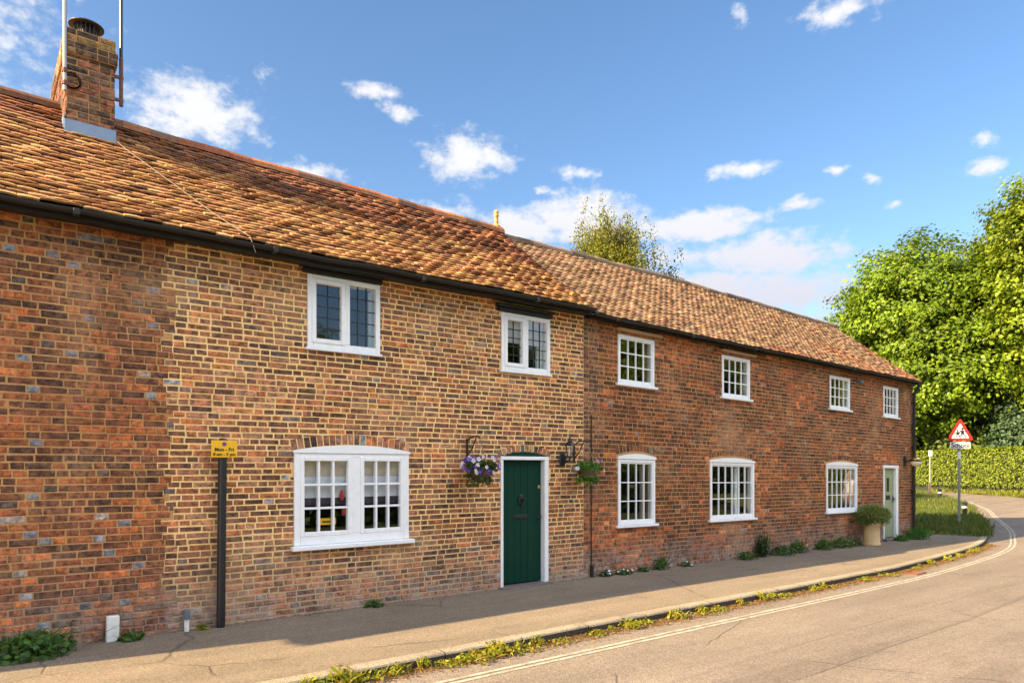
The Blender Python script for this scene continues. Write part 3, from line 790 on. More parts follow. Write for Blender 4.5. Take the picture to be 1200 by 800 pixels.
for k in range(18):
    th = 2*math.pi*k/18; cw.box(c0[0]+.125*math.cos(th)-.006, c0[0]+.125*math.cos(th)+.006, c0[1]+.125*math.sin(th)-.006, c0[1]+.125*math.sin(th)+.006, c0[2]+.04, c0[2]+.19)
cw.lathe([(.165, .19), (.185, .195), (.185, .205), (.10, .235), (.01, .245)], c0, 24)
cw.lathe([(.09, .02), (.09, .19)], c0, 12)
cw.build('chimney_cowl', M['gutter'], ch)
# finial on the end of the higher ridge
p = roof_pt(7.34, 1, True); fi = MB()
fi.lathe([(.10, -.02), (.085, .04), (.05, .075), (.042, .12), (.05, .135), (.036, .16), (.032, .24), (.05, .262), (.052, .285), (.03, .305), (.045, .33), (.05, .36), (.035, .39), (.005, .405)], (p.x, p.y, p.z+.06), 16); fi.v = [(p.x+(a-p.x)*.85, p.y+(b-p.y)*.85, p.z+.05+(c-p.z-.05)*.78) for a, b, c in fi.v]
fi.build('finial', M['ochre'], cot, smooth=True)

# ------------------------------------------------------------------ right cottage
def warpR(x, y, z):
    u = max(0, (x-XJ)/11.0); return (x, y, z*(1-.046*u)-.06*u)
cor = empty('brick_cottage', (0, 0, 0))
tag(cor, 'lower red brown brick cottage with sage green door and eight white windows', 'house')
UP = [(8.19, 9.05, 3.05, 3.83), (10.89, 11.75, 3.05, 3.82), (14.67, 15.52, 3.10, 3.83), (17.10, 17.84, 3.08, 3.82)]
LO = [(8.19, 9.07, .78, 1.84), (10.54, 11.89, .78, 1.83), (14.53, 15.85, .80, 1.83)]
DR2 = (17.1, 17.85, .06, 1.80)
holesR = UP+LO+[DR2]
archR = [(a-.02, b_+.02, d+.06, .07, .11) for a, b_, c, d in LO]
def palR(u, v):
    k = mnoise.noise((u*.55, v*.9, 2))
    if 8.0 < u < 9.3 and v < .72 or k > .28: return [(30, (.40, .13, .052)), (24, (.29, .10, .046)), (18, (.19, .09, .05)), (8, (.11, .06, .045)), (6, (.58, .21, .08))]
    if u < 8.0 and u < XJ+.35: return [(30, (.20, .10, .065)), (24, (.13, .075, .055)), (14, (.28, .15, .09)), (10, (.085, .06, .05))]
    return PAL_RIGHT
brick_wall('brick_wall', XJ, X1, -.06, 4.12, holesR, archR, PAL_RIGHT, M['mortar_right'], cor, Ffront, joint=.0105, prot=.005, warp=warpR, palfn=palR)
# gable end and rear
gb = MB(); gF = lambda u, v, n: (X1+n, u, v)
for k in range(80):
    v = -.06+k*.0735; top = 3.85 if True else 0
    u = 0.0
    hd = k % 2
    while u < 4.3:
        w_ = .103 if hd else .215
        lim = 3.72+1.75*max(0, min(u+.1, 4.3-u-.1))/2.1
        if v+.06 < lim: brick(gb, [(u+.005, v), (u+w_, v), (u+w_, v+.063), (u+.005, v+.063)], None, pick(PAL_RIGHT), F=gF)
        u += w_+.011; hd = 1-hd
go = gb.build('gable_wall', M['brick'], cor)
gm = MB(); gm.add([(X1-.006, .0, -.1), (X1-.006, 4.3, -.1), (X1-.006, 4.3, 3.74), (X1-.006, 2.15, 5.5), (X1-.006, .0, 3.74)], [(0, 1, 2, 3, 4)]); gm.build('mortar', M['mortar_right'], go)
sh = MB(); sh.box(XJ+.01, X1-.02, 4.2, 4.3, -.1, 3.8); sh.build('rear_wall', M['lining'], cor)
fl = MB(); fl.box(XJ+.01, X1-.03, .25, 4.2, 3.80, 3.82); fl.build('attic_floor', M['dark'], cor)
roof('tiled_roof', 7.44, X1+.10, False, TR, cor, 'buff and orange clay tiles')
ridge_tiles(7.46, X1+.12, False, cor, [(3, (.17, .12, .085)), (2, (.24, .16, .10)), (1, (.12, .085, .06))])
gutter(7.46, X1+.08, False, cor)
names = ['first upper window from the join, under a pale timber board', 'second upper window, under a pale timber board', 'third upper window with green reflections', 'last upper window beside the gable']
for (q, nm) in zip(UP, names): sash_window(cor, *q, 4, 3, warp=warpR, label=nm, fr=.045)
names = ['narrow ground floor window nearest the join', 'middle ground floor window of eighteen panes with a pale curtain', 'last ground floor window, reflecting a person']
lows = [sash_window(cor, *q, n_, 3, arch=.055, warp=warpR, label=nm, fr=.052) for q, nm, n_ in zip(LO, names, (4, 6, 6))]
c_ = MB()
for k in range(3): c_.tube([(11.52+k*.05, .17+.02*(k % 2), .8), (11.52+k*.05, .17+.02*(k % 2), 1.82)], .034, 8)
c_.build('curtain', M['curtain'], lows[1], warp=warpR)
c_ = MB()
for k in range(2): c_.tube([(8.93+k*.05, .17+.02*(k % 2), .8), (8.93+k*.05, .17+.02*(k % 2), 1.82)], .034, 8)
c_.build('curtain', M['lining'], lows[0], warp=warpR)
c_ = MB(); c_.lathe([(.005, 0), (.035, .02), (.04, .06), (.02, .09)], (8.36, .2, 1.28), 12); c_.box(8.20, 8.9, .35, .8, .75, .80); c_.tube([(8.36, .4, .8), (8.36, .38, 1.27)], .012); c_.build('window_ornament', M['redcloth'], lows[0], warp=warpR)
for (a, b_, c, d), dy in ((UP[0], .0), (UP[1], .0)):
    t = MB(); t.box(a-.03, b_+.15, -.07, .02, d+.055, d+.10, bev=.008); t.build('lintel_board', M['timber'], cor, warp=warpR)
# sage door
x0, x1, z0, z1 = DR2
dm = MB(); dm.box(x0, x0+.05, -.014, .16, z0, z1, bev=.005); dm.box(x1-.12, x1, -.014, .16, z0, z1, bev=.005); dm.box(x0-.03, x1+.02, -.018, .16, z1+.001, z1+.075, bev=.006)
d2 = dm.build('door', M['white'], cor, warp=warpR); d2['label'] = 'sage green boarded door with a slit window in a white frame'
dl = MB(); a, b_ = x0+.052, x1-.122
for i in range(4):
    p, q = a+(b_-a)*i/4, a+(b_-a)*(i+1)/4; dl.box(p+.0015, q-.0015, .05, .09, z0+.02, z1-.002, bev=.004)
dl.box(a, b_, .06, .088, z0+.02, z1-.002); dl.build('door_leaf', M['sage'], d2, warp=warpR)
xc = (a+b_)/2
q = MB(); q.box(xc-.06, xc+.05, .040, .052, 1.22, 1.56, bev=.004); q.build('slit_window', M['gutter'], d2, warp=warpR)
q = MB(); q.box(xc-.10, xc+.10, .042, .052, 1.02, 1.13, bev=.004); q.box(xc-.07, xc+.07, .034, .043, 1.05, 1.10, bev=.003); q.build('letter_plate', M['gutter'], d2, warp=warpR)
q = MB(); q.box(b_-.05, b_-.015, .038, .052, .95, 1.10, bev=.004); q.tube([(b_-.03, .045, 1.04), (b_-.03, .005, 1.04), (b_-.11, .0, 1.035)], .012, 8); q.build('handle', M['gutter'], d2, warp=warpR)
q = MB(); q.box(x0-.02, x1+.02, -.1, .16, -.05, .058, bev=.01); q.build('door_step', M['step'], cor, warp=warpR)
# rainwater pipe, and the dark upright line near the join
q = MB(); q.tube([(18.60, -.17, 3.74), (18.60, -.15, 3.66), (18.60, -.055, 3.52), (18.60, -.05, 2), (18.60, -.05, -.1)], .036, 10)
for z in (3.3, 2.2, 1.1): q.box(18.55, 18.65, -.09, 0, z-.02, z+.02, bev=.004)
q.build('downpipe', M['gutter'], cor)
q = MB(); q.tube([(7.60, -.014, -.02), (7.60, -.014, 2.5)], .008, 6); q.box(7.575, 7.63, -.045, .0, -.02, .20, bev=.01); q.build('dark_wall_line', M['gutter'], cor)  # thin dark rod and foot block drawn for a dark upright line

# ------------------------------------------------------------------ things on and by the walls
q = MB(); q.tube([(.866, 1.47, 5.93), (.866, 1.47, 8.3)], .02, 10); po = empty('aerial_pole', (.866, 1.47, 5.93)); po.location = (0, 0, 0)
q.build('pole', M['steel'], po); tag(po, 'grey steel aerial pole on the outer front corner of the chimney', 'pole')
for z in (6.0, 6.14):
    q = MB(); q.box(.85, .885, 1.46, 1.55, z, z+.02); q.lathe([(.033, -.01), (.033, .035)], (.866, 1.47, z), 10); q.build('bracket', M['rust'], po)
q = MB()
for rr in (.075, .088, .098): q.tube([(.935+rr*math.cos(t*.35), 1.50-.01*(rr*100 % 3), 6.06+rr*math.sin(t*.35)) for t in range(19)], .007, 5); q.build('cable_coil', M['rust'], po)
po = empty('aerial_pole', (0, 0, 0)); tag(po, 'dark rusty aerial pole on the ridge-side flank of the chimney', 'pole')
q = MB(); q.tube([(1.445, 1.6, 5.98), (1.445, 1.6, 6.55)], .022, 10); q.build('pole_foot', M['rust'], po)
q = MB(); q.tube([(1.445, 1.6, 6.551), (1.445, 1.6, 8.3)], .019, 10); q.build('pole', M['black'], po)
for z in (6.03, 6.3):
    q = MB(); q.box(1.36, 1.47, 1.585, 1.615, z, z+.03); q.build('bracket', M['rust'], po)
# aerial arrays at the tops, above the picture
cab = []
for k in range(26):
    t = k/25; s = 1-t
    x = 1.38+(2.36-1.38)*t; r = roof_pt(x, max(0, .76*s), True); r = r+Vector((0, -.03, .055)); cab.append(r)
cab.append(Vector((2.40, -.36, 3.95))); q = MB(); q.tube(cab, .0036, 5)
tag(q.build('aerial_cable', M['wire']), 'thin white cable running from the chimney down the tiles', 'cable')

def text(body, size, mat, name, parent, loc, rot, thick=.0015, align='CENTER'):
    cu = bpy.data.curves.new(name, 'FONT'); cu.body = body; cu.size = size; cu.extrude = thick; cu.offset = size*.022; cu.align_x = align; cu.align_y = 'CENTER'
    t = bpy.data.objects.new(name, cu); COL.objects.link(t); dg = bpy.context.evaluated_depsgraph_get(); dg.update()
    me = bpy.data.meshes.new_from_object(t.evaluated_get(dg)); COL.objects.unlink(t); bpy.data.objects.remove(t)
    me.materials.clear(); me.materials.append(mat); o = link(name, me, parent); o.location = loc; o.rotation_euler = rot; return o
# parking sign on its post
ps = empty('parking_sign', (2.12, -.09, 0)); tag(ps, 'black post with a small yellow parking times plate before the brick wall', 'sign')
q = MB(); q.tube([(0, 0, -.05), (.02, 0, 1.985)], .044, 14); q.lathe([(.045, 0), (.035, .015), (.006, .022)], (.02, 0, 1.985), 14); q.build('post', M['black'], ps, smooth=False)
q = MB(); q.box(-.11, .155, -.056, -.046, 1.80, 1.98, bev=.004); pl = q.build('plate', M['yellow'], ps)
q = MB(); q.lathe([(.021, 0), (.021, .003), (.001, .0035)], (0, 0, 0), 18); q.v = [(.022+x, -.0565-z, 1.942+y) for x, y, z in q.v]; q.build('roundel', M['blue'], pl)
q = MB(); q.box(.005, .040, -.0625, -.0602, 1.939, 1.945); q.v = [(.022+(x-.022)*.7-(z-1.942)*.7, y, 1.942+(x-.022)*.7+(z-1.942)*.7) for x, y, z in q.v]; q.build('roundel_bar', M['red'], pl)
text('Mon - Fri', .052, M['signblack'], 'lettering', pl, (.022, -.0575, 1.883), (R(90), 0, 0)); text('8 am - 5 pm', .046, M['signblack'], 'lettering', pl, (.022, -.0575, 1.833), (R(90), 0, 0))
# white stub and grey vent pipe at the foot of the wall
q = MB(); q.box(1.06, 1.17, -.10, -.03, -.06, .255, bev=.008); q.v = [(x+(z*.02), y-.01*z, z) for x, y, z in q.v]
tag(q.build('marker_post', M['whitepost']), 'short chipped white marker post at the foot of the brick wall', 'post')
vp = empty('vent_pipe', (0, 0, 0)); tag(vp, 'short white vent pipe with a grey cap near the parking sign', 'pipe')
q = MB(); q.tube([(1.79, -.07, -.05), (1.79, -.07, .15)], .024, 12); q.build('pipe', M['whitepost'], vp)
q = MB(); q.lathe([(.032, .0), (.034, .02), (.034, .09), (.022, .10)], (1.79, -.07, .135), 14); q.build('cap', M['greyplastic'], vp)

# wall lantern
ln = empty('wall_lantern', (7.03, 0, 1.78)); tag(ln, 'black traditional lantern with glass sides on the wall by the green door', 'lamp')
q = MB(); q.lathe([(.06, 0), (.075, .012), (.06, .03)], (0, 0, 0), 16); q.v = [(x-.02, -z-.004, y*1.25+.03) for x, y, z in q.v]; q.tube([(-.02, -.03, .03), (-.01, -.10, .0), (0, -.15, .03), (0, -.15, .065)], .013, 8); q.build('bracket', M['black'], ln)
q = MB(); q.lathe([(.045, .06), (.055, .07), (.05, .08)], (0, -.15, 0), 6)
for k in range(6):
    th = math.pi/3*k; q.tube([(.045*math.cos(th), -.15+.045*math.sin(th), .075), (.066*math.cos(th), -.15+.066*math.sin(th), .235)], .005, 5)
q.lathe([(.085, .232), (.09, .24), (.07, .275), (.03, .30), (.026, .33), (.012, .345), (.014, .36), (.003, .375)], (0, -.15, 0), 6); q.build('lantern_cage', M['black'], ln)
q = MB(); q.lathe([(.041, .082), (.060, .23)], (0, -.15, 0), 6); q.build('glass', M['glass'], ln)
q = MB(); q.lathe([(.01, .082), (.014, .09), (.02, .15), (.016, .18), (.004, .195)], (0, -.15, 0), 10); q.build('bulb', M['globe'], ln)
# bulkhead lamp at the far corner
bl = empty('bulkhead_lamp', (18.30, 0, 1.84)); tag(bl, 'round brass globe lamp on a black bracket by the last corner', 'lamp')
q = MB(); q.box(-.16, -.06, -.04, 0, -.12, .13, bev=.008); q.tube([(-.10, -.03, .0), (0, -.2, .06), (.03, -.2, .03)], .016, 8); q.build('bracket', M['black'], bl)
q = MB(); q.lathe([(.012, -.125), (.07, -.11), (.115, -.05), (.125, 0)], (.03, -.2, -.0), 18); q.build('globe', M['globe'], bl, smooth=True)
q = MB(); q.lathe([(.132, 0), (.134, .02), (.128, .03)], (.03, -.2, 0), 18); q.build('globe_band', M['black'], bl)
q = MB(); q.lathe([(.124, .03), (.09, .08), (.03, .105), (.01, .12)], (.03, -.2, 0), 18); q.build('globe_cap', M['brass'], bl, smooth=True)
# small camera under the eaves
q = MB(); q.lathe([(.035, 0), (.045, .02), (.045, .07), (.03, .1)], (0, 0, 0), 12); q.v = [(15.85+x, -.04-z, 3.60+y) for x, y, z in q.v]; q.box(15.82, 15.88, -.05, 0, 3.62, 3.68)
tag(q.build('security_lamp', M['greyplastic']), 'small grey lamp under the gutter beside the third upper window', 'lamp')

# leaf clump helpers
def clump(name, P, N, size, cols, mat, aspect=.6, seed=0, jit=.25):
    g_ = np.random.default_rng(seed); n = len(P)
    C = np.asarray(cols)[g_.integers(0, len(cols), n)]*g_.uniform(1-jit, 1+jit, (n, 1))
    return quads_mesh(name, leaf_quads(P, N, size, aspect, seed+1), C, mat)
def flower_mesh(mb, p, r, col, face):
    f = Vector(face).normalized(); a = f.cross(Vector((0, 0, 1))).normalized(); b = f.cross(a)
    for k in range(5):
        t = 2*math.pi*k/5+rnd.random(); d = a*math.cos(t)+b*math.sin(t); e = a*math.cos(t+1.2)+b*math.sin(t+1.2); h = a*math.cos(t-1.2)+b*math.sin(t-1.2)
        mb.add([Vector(p), Vector(p)+h*r*.65+f*r*.1, Vector(p)+d*r+f*r*.2, Vector(p)+e*r*.65+f*r*.1], [(0, 1, 2, 3)], col)
    mb.add([Vector(p)+f*r*.12+a*r*.2, Vector(p)+f*r*.12+b*r*.2, Vector(p)+f*r*.12-a*r*.2, Vector(p)+f*r*.12-b*r*.2], [(0, 1, 2, 3)], (.6, .45, .05))
def hanging_basket(x, z, label, leafc, fl_cols, nfl, trail, seed):
    hb = empty('hanging_basket', (x, -.27, z)); tag(hb, label, 'basket', 'hanging baskets either side of the green door')
    q = MB(); q.tube([(-.02, .275, .36), (.0, .2, .42), (.0, .05, .43), (0, -.01, .40)], .010, 7); q.tube([(-.02, .268, .16), (-.01, .16, .27), (0, .08, .41)], .008, 6); q.box(-.035, -.005, .258, .272, .12, .4, bev=.003); q.build('bracket', M['gutter'], hb)
    q = MB()
    for k in range(3):
        t = 2*math.pi*k/3+.5; q.tube([(0, -.01, .40), (.17*math.cos(t), .17*math.sin(t), .02)], .0035, 5)
    q.build('chain', M['wire'], hb)
    q = MB(); q.lathe([(.02, -.17), (.09, -.155), (.13, -.09), (.145, .0), (.13, .01)], (0, 0, 0), 18); q.build('bowl', M['basket'], hb, smooth=True)
    g_ = np.random.default_rng(seed); n = 900
    d = g_.normal(size=(n, 3)); d /= np.linalg.norm(d, axis=1, keepdims=True); d[:, 2] = np.abs(d[:, 2])*.9-.25
    P = d*np.array([.26, .20, .16])*g_.uniform(.55, 1.08, (n, 1)); P[:, 2] += .02
    tm = g_.random(n) < trail; P[tm, 2] -= g_.uniform(.05, .22, tm.sum()); P[tm, :2] *= .72
    fo = link('foliage', clump('foliage', P, d+g_.normal(size=(n, 3))*.6, g_.uniform(.03, .06, n), leafc, M['leaf'], .75, seed), hb)
    q = MB()
    for k in range(nfl):
        t = g_.uniform(0, 2*math.pi); e = g_.uniform(-.55, .9); p = Vector((.27*math.cos(t)*math.cos(e*.9), .2*math.sin(t)*math.cos(e*.9)-.03, .03+.17*math.sin(e)))
        flower_mesh(q, p, g_.uniform(.026, .04), fl_cols[k % len(fl_cols)], (p.x, p.y-.22, p.z*.5+.05))
    q.build('flowers', M['petal'], hb)
    return hb
hanging_basket(5.33, 1.68, 'hanging basket of purple and white pansies left of the green door'.replace('left of', 'between wide window and'), [(.05, .10, .02), (.03, .07, .02), (.08, .12, .03)], [(.10, .04, .42), (.62, .60, .72), (.07, .03, .20), (.22, .10, .50), (.75, .70, .65)], 60, .42, 21)
hanging_basket(7.27, 1.66, 'hanging basket of bright green foliage with few white flowers beside the lantern', [(.07, .20, .02), (.10, .24, .03), (.05, .14, .02)], [(.72, .70, .75), (.32, .24, .55)], 12, .48, 33)

# potted bush by the sage door
pt = empty('potted_bush', (15.92, -.30, E(16)+.11)); tag(pt, 'bushy green plant in a tall buff clay pot beside the sage door', 'potted plant')
q = MB(); q.lathe([(.185, 0), (.19, .03), (.175, .06), (.165, .08), (.16, .30), (.155, .42), (.175, .44), (.18, .50), (.165, .52), (.14, .515), (.14, .46)], (0, 0, 0), 26); q.build('pot', M['pot'], pt, smooth=True)
n = 2600; g_ = np.random.default_rng(5); d = g_.normal(size=(n, 3)); d /= np.linalg.norm(d, axis=1, keepdims=True)
P = d*np.array([.50, .32, .22])*g_.uniform(.5, 1.0, (n, 1))**.5*(1+.22*g_.normal(size=(n, 1))*.5); P[:, 2] += .66; P[:, 0] += .02
link('foliage', clump('foliage', P, np.cross(d, g_.normal(size=(n, 3))), g_.uniform(.05, .12, n), [(.16, .23, .07), (.22, .29, .10), (.13, .19, .06), (.26, .30, .13)], M['leaf'], .22, 6), pt)

# weeds, flowers and climbers at the wall foot: each a plant of its own
def weed_mesh(name, r, h, n, cols, seed, flowers=0, aspect=.5, lsz=(.05, .10), fcol=None):
    g_ = np.random.default_rng(seed); a = g_.uniform(0, 2*np.pi, n); rr = r*np.sqrt(g_.random(n)); hh = h*g_.random(n)*(1-.6*(rr/r)**2)
    P = np.stack([rr*np.cos(a), rr*np.sin(a)*.75, hh+.015], 1); N = np.stack([np.cos(a)*.5, np.sin(a)*.5-.3, np.full(n, .7)], 1)+g_.normal(size=(n, 3))*.45
    C = np.asarray(cols)[g_.integers(0, len(cols), n)]*g_.uniform(.75, 1.3, (n, 1)); V = leaf_quads(P, N, g_.uniform(*lsz, n), aspect, seed)
    nb = n//2                                                        # upright stalks and blades
    b0 = np.stack([r*.7*g_.normal(size=nb)*.5, r*.5*g_.normal(size=nb)*.5, np.zeros(nb)], 1); tip = b0+np.stack([g_.normal(size=nb)*r*.5, g_.normal(size=nb)*r*.4, h*g_.uniform(.5, 1.25, nb)], 1)
    wv = np.stack([g_.normal(size=nb), g_.normal(size=nb), np.zeros(nb)], 1); wv = wv/np.linalg.norm(wv, axis=1, keepdims=True)*.006
    mid = (b0+tip)/2+np.array([0, 0, h*.12]); V2 = np.stack([b0, mid+wv, tip, mid-wv], 1).reshape(-1, 3)
    C2 = np.asarray(cols)[g_.integers(0, len(cols), nb)]*1.1
    V = np.concatenate([V, V2]); C = np.concatenate([C, C2])
    if flowers:
        pf = P[g_.integers(0, n, flowers)]+np.array([0, -.02, .03]); nf = g_.normal(size=(flowers, 3))*.3+np.array([0, -1, .6])
        V = np.concatenate([V, leaf_quads(pf, nf, np.full(flowers, .05), 1.0, seed+3)]); C = np.concatenate([C, np.tile(np.array(fcol or (.7, .7, .8)), (flowers, 1))])
    return quads_mesh(name, V, C, M['leaf'])
DG = [(.05, .12, .02), (.07, .15, .025), (.04, .085, .018)]; YG = [(.18, .22, .016), (.25, .25, .02), (.12, .16, .015), (.30, .23, .025)]
def place(name, me, x, y, z, label, cat='plant', group=None, s=1.0, rz=0.0):
    o = link(name, me); o.location = (x, y, z); o.scale = (s, s, s*(.72 if group is None else 1)); o.rotation_euler = (0, 0, rz); tag(o, label, cat, group); return o
def pz(x): return E(x)+.105
place('leafy_weed', weed_mesh('leafy_weed', .36, .32, 380, DG, 41, lsz=(.05, .085), aspect=.8), .44, -.25, pz(0), 'sprawling dark green leafy weed at the foot of the older brickwork')
place('leafy_weed', weed_mesh('leafy_weed', .12, .12, 60, DG, 42), 1.27, -.14, pz(1), 'small green weed beside the chipped white marker post')
place('leafy_weed', weed_mesh('leafy_weed', .06, .07, 24, YG, 43), 1.93, -.1, pz(1), 'tiny weed between the vent pipe and the parking sign')
place('leafy_weed', weed_mesh('leafy_weed', .13, .10, 60, DG, 44), 3.9, -.08, pz(4), 'small weed in the pavement below the wide window')
WF = (.70, .68, .80)
place('pansy_plant', weed_mesh('pansy_plant', .12, .14, 60, DG, 45, 9, fcol=WF), 7.86, -.08, pz(8), 'low plant with pale lilac flowers nearest the dark wall line')
place('pansy_plant', weed_mesh('pansy_plant', .16, .13, 80, DG, 46, 7, fcol=WF), 8.22, -.10, pz(8), 'low plant with white flowers under the narrow window')
place('leafy_weed', weed_mesh('leafy_weed', .12, .10, 40, DG, 47), 8.68, -.08, pz(8), 'thin low weed under the narrow window')
place('leafy_weed', weed_mesh('leafy_weed', .15, .34, 90, DG, 48), 9.12, -.10, pz(9), 'upright weed just past the narrow window')
place('pansy_plant', weed_mesh('pansy_plant', .10, .13, 40, DG, 49, 8, fcol=WF), 9.78, -.09, pz(9), 'little white flowered plant alone between two lower windows')
place('leafy_weed', weed_mesh('leafy_weed', .22, .20, 120, [(.08, .13, .02), (.05, .10, .02)], 50), 11.45, -.16, pz(11), 'pale green weed below the middle lower window')
place('tall_weed', weed_mesh('tall_weed', .15, .60, 220, [(.03, .06, .015), (.045, .08, .02)], 51), 12.02, -.10, pz(12), 'tall dark weed standing against the wall after the middle window')
place('leafy_weed', weed_mesh('leafy_weed', .30, .25, 190, [(.05, .09, .02), (.07, .12, .03)], 52), 12.65, -.16, pz(12), 'spreading weed after the tall dark weed')
place('leafy_weed', weed_mesh('leafy_weed', .22, .36, 150, DG, 53), 13.25, -.12, pz(13), 'bushy upright weed halfway to the last lower window')
place('leafy_weed', weed_mesh('leafy_weed', .32, .46, 300, [(.06, .13, .02), (.09, .17, .025)], 54), 14.25, -.12, pz(14), 'largest round green weed before the last lower window', s=.72)
place('leafy_weed', weed_mesh('leafy_weed', .28, .34, 180, [(.08, .13, .03), (.11, .16, .04)], 55), 14.95, -.14, pz(15), 'grey green weed under the last lower window')
place('leafy_weed', weed_mesh('leafy_weed', .22, .22, 100, [(.10, .12, .03), (.07, .10, .02)], 56), 15.5, -.1, pz(15), 'dry yellowish weed behind the clay pot')
place('leafy_weed', weed_mesh('leafy_weed', .20, .22, 140, [(.04, .13, .015), (.06, .17, .02)], 57), 17.55, -.22, pz(18), 'low bright weed at the sage door step')
place('leafy_weed', weed_mesh('leafy_weed', .34, .40, 320, [(.04, .13, .015), (.06, .17, .02)], 58), 18.35, -.26, pz(18), 'lush bright weed by the downpipe at the corner')
# kerb weeds
kv = [weed_mesh('kerb_weed', r_, h_, n_, YG, 60+k, lsz=l_, aspect=a_) for k, (r_, h_, n_, l_, a_) in enumerate([(.13, .10, 80, (.03, .06), .5), (.10, .11, 50, (.04, .08), .35), (.20, .05, 90, (.025, .05), .7), (.07, .09, 36, (.03, .07), .4), (.16, .08, 70, (.03, .06), .6), (.07, .11, 30, (.04, .07), .35), (.24, .04, 80, (.02, .045), .7)])]
for k, x in enumerate([1.62, 1.75, 1.82, 2.02, 2.10, 2.25, 2.45, 2.52, 2.72, 2.95, 3.3, 3.42, 3.48, 3.66, 3.7, 3.9, 4.02, 4.1, 4.15, 4.35, 4.42, 4.56, 4.78, 5.25, 5.32, 5.7, 5.95, 6.0, 6.2, 6.62, 7.1, 7.3, 7.34, 7.9, 8.5, 8.66, 8.7, 9.1, 9.7, 10.2, 10.3, 11.4, 12.1, 13.6, 13.7, 14.4, 15.3, 16.2, 16.9, 17.2, 17.6, 18.5]):
    j = int(np.argmin(abs(near[:, 0]-x))); q = near[j]-nn[j]*rnd.uniform(.04, .10)
    o = place('kerb_weed', kv[(k*3+k//7) % 7], q[0], q[1], E(q[0])+.0, 'yellow green weed growing in the gutter along the kerb', 'plant', 'weeds growing along the kerb', rnd.uniform(.5, 1.15) if x > 4.5 else rnd.uniform(.7, 1.35), rnd.uniform(0, 6))
# fallen leaf litter in the gutter
n = 20000; g_ = np.random.default_rng(3); xi = g_.uniform(1.2, 19.5, n); yi = np.interp(xi, near[:, 0], near[:, 1]); off = np.abs(g_.normal(0, .11, n))+.01
P = np.stack([xi, yi-off, np.array([E(x) for x in xi])+.008+g_.random(n)*.012*np.exp(-off*6)], 1)
C = np.array([(.26, .13, .045), (.34, .19, .06), (.16, .09, .04), (.30, .22, .08)])[g_.integers(0, 4, n)]*g_.uniform(.7, 1.2, (n, 1))
kind(link('leaf_litter', quads_mesh('leaf_litter', leaf_quads(P, np.array([0, 0, 1.])+g_.normal(size=(n, 3))*.25, g_.uniform(.012, .034, n), .7, 4), C, M['leaf'])), 'stuff')
n = 900; xi = g_.uniform(-1, 20, n); off = np.abs(g_.normal(0, .07, n))
P = np.stack([xi, -.02-off, np.array([E(x) for x in xi])+.118+g_.random(n)*.01], 1)
C = np.array([(.20, .16, .11), (.30, .25, .19), (.12, .08, .05)])[g_.integers(0, 3, n)]
kind(link('wall_debris', quads_mesh('wall_debris', leaf_quads(P, np.array([0, 0, 1.])+g_.normal(size=(n, 3))*.4, g_.uniform(.008, .03, n), .8, 5), C, M['leaf'])), 'stuff')

gx = 12.9; gy = float(np.interp(gx, near[:, 0], near[:, 1]))-.22
dg_ = empty('drain_grate', (gx, gy, E(gx))); tag(dg_, 'rusty iron drain grate in the gutter against the kerb', 'drain'); dg_.rotation_euler = (0, 0, R(4))
q = MB(); ring = ((-.22, -.19, -.17, .17), (.19, .22, -.17, .17), (-.19, .19, -.17, -.14), (-.19, .19, .14, .17))
for a, b_, c, d in ring: q.box(a, b_, c, d, -.02, .014)
q.build('frame', M['rust'], dg_)
q = MB()
for k in range(7): q.box(-.165+k*.052, -.145+k*.052, -.139, .139, -.02, .010)
q.build('bars', M['rust'], dg_)
q = MB(); q.box(-.188, .188, -.138, .138, -.012, .0055); q.build('pit_dark', M['signblack'], dg_)  # black slab standing in for the shade down the drain

# ------------------------------------------------------------------ grass on the verges
def blades(name, pts, h, cols, seed, w=.02):
    g_ = np.random.default_rng(seed); n = len(pts); a = g_.uniform(0, 2*np.pi, n); hh = h*g_.uniform(.45, 1.2, n)
    side = np.stack([np.cos(a), np.sin(a), np.zeros(n)], 1)*w; lean = np.stack([g_.normal(size=n)*.4, g_.normal(size=n)*.4, np.ones(n)], 1)*hh[:, None]
    V = np.stack([pts-side, pts+side, pts+lean*.6+side*.7, pts+lean], 1)
    C = np.asarray(cols)[g_.integers(0, len(cols), n)]*g_.uniform(.7, 1.3, (n, 1))
    return quads_mesh(name, V.reshape(-1, 3), C, M['grass'])
n = 42000; ii = rng.integers(iend, int(np.argmin(abs(near[:, 0]-58))), n); tt = rng.random(n)**1.3
Bx = B[ii]; A_ = near[ii]; P = A_*(1-tt[:, None])+Bx*tt[:, None]; P = P+rng.normal(size=P.shape)*.06
z = np.array([E(x) for x in P[:, 0]])+.05+.17*tt
kind(link('grass', blades('grass', np.concatenate([P, z[:, None]], 1), .20, [(.075, .115, .02), (.11, .145, .025), (.06, .09, .018), (.16, .16, .04)], 70, .014)), 'stuff')
i0 = int(np.argmin(abs(far[:, 0]-30))); n = 26000; ii = rng.integers(i0, 419, n); tt = rng.random(n)
P = far[ii]*(1-tt[:, None])+(far-fn*5)[ii]*tt[:, None]; z = np.array([E(x) for x in P[:, 0]])+.6*tt
kind(link('bank_grass', blades('bank_grass', np.concatenate([P, z[:, None]], 1), .2, [(.17, .19, .025), (.22, .22, .03), (.13, .16, .02)], 71, .03)), 'stuff')

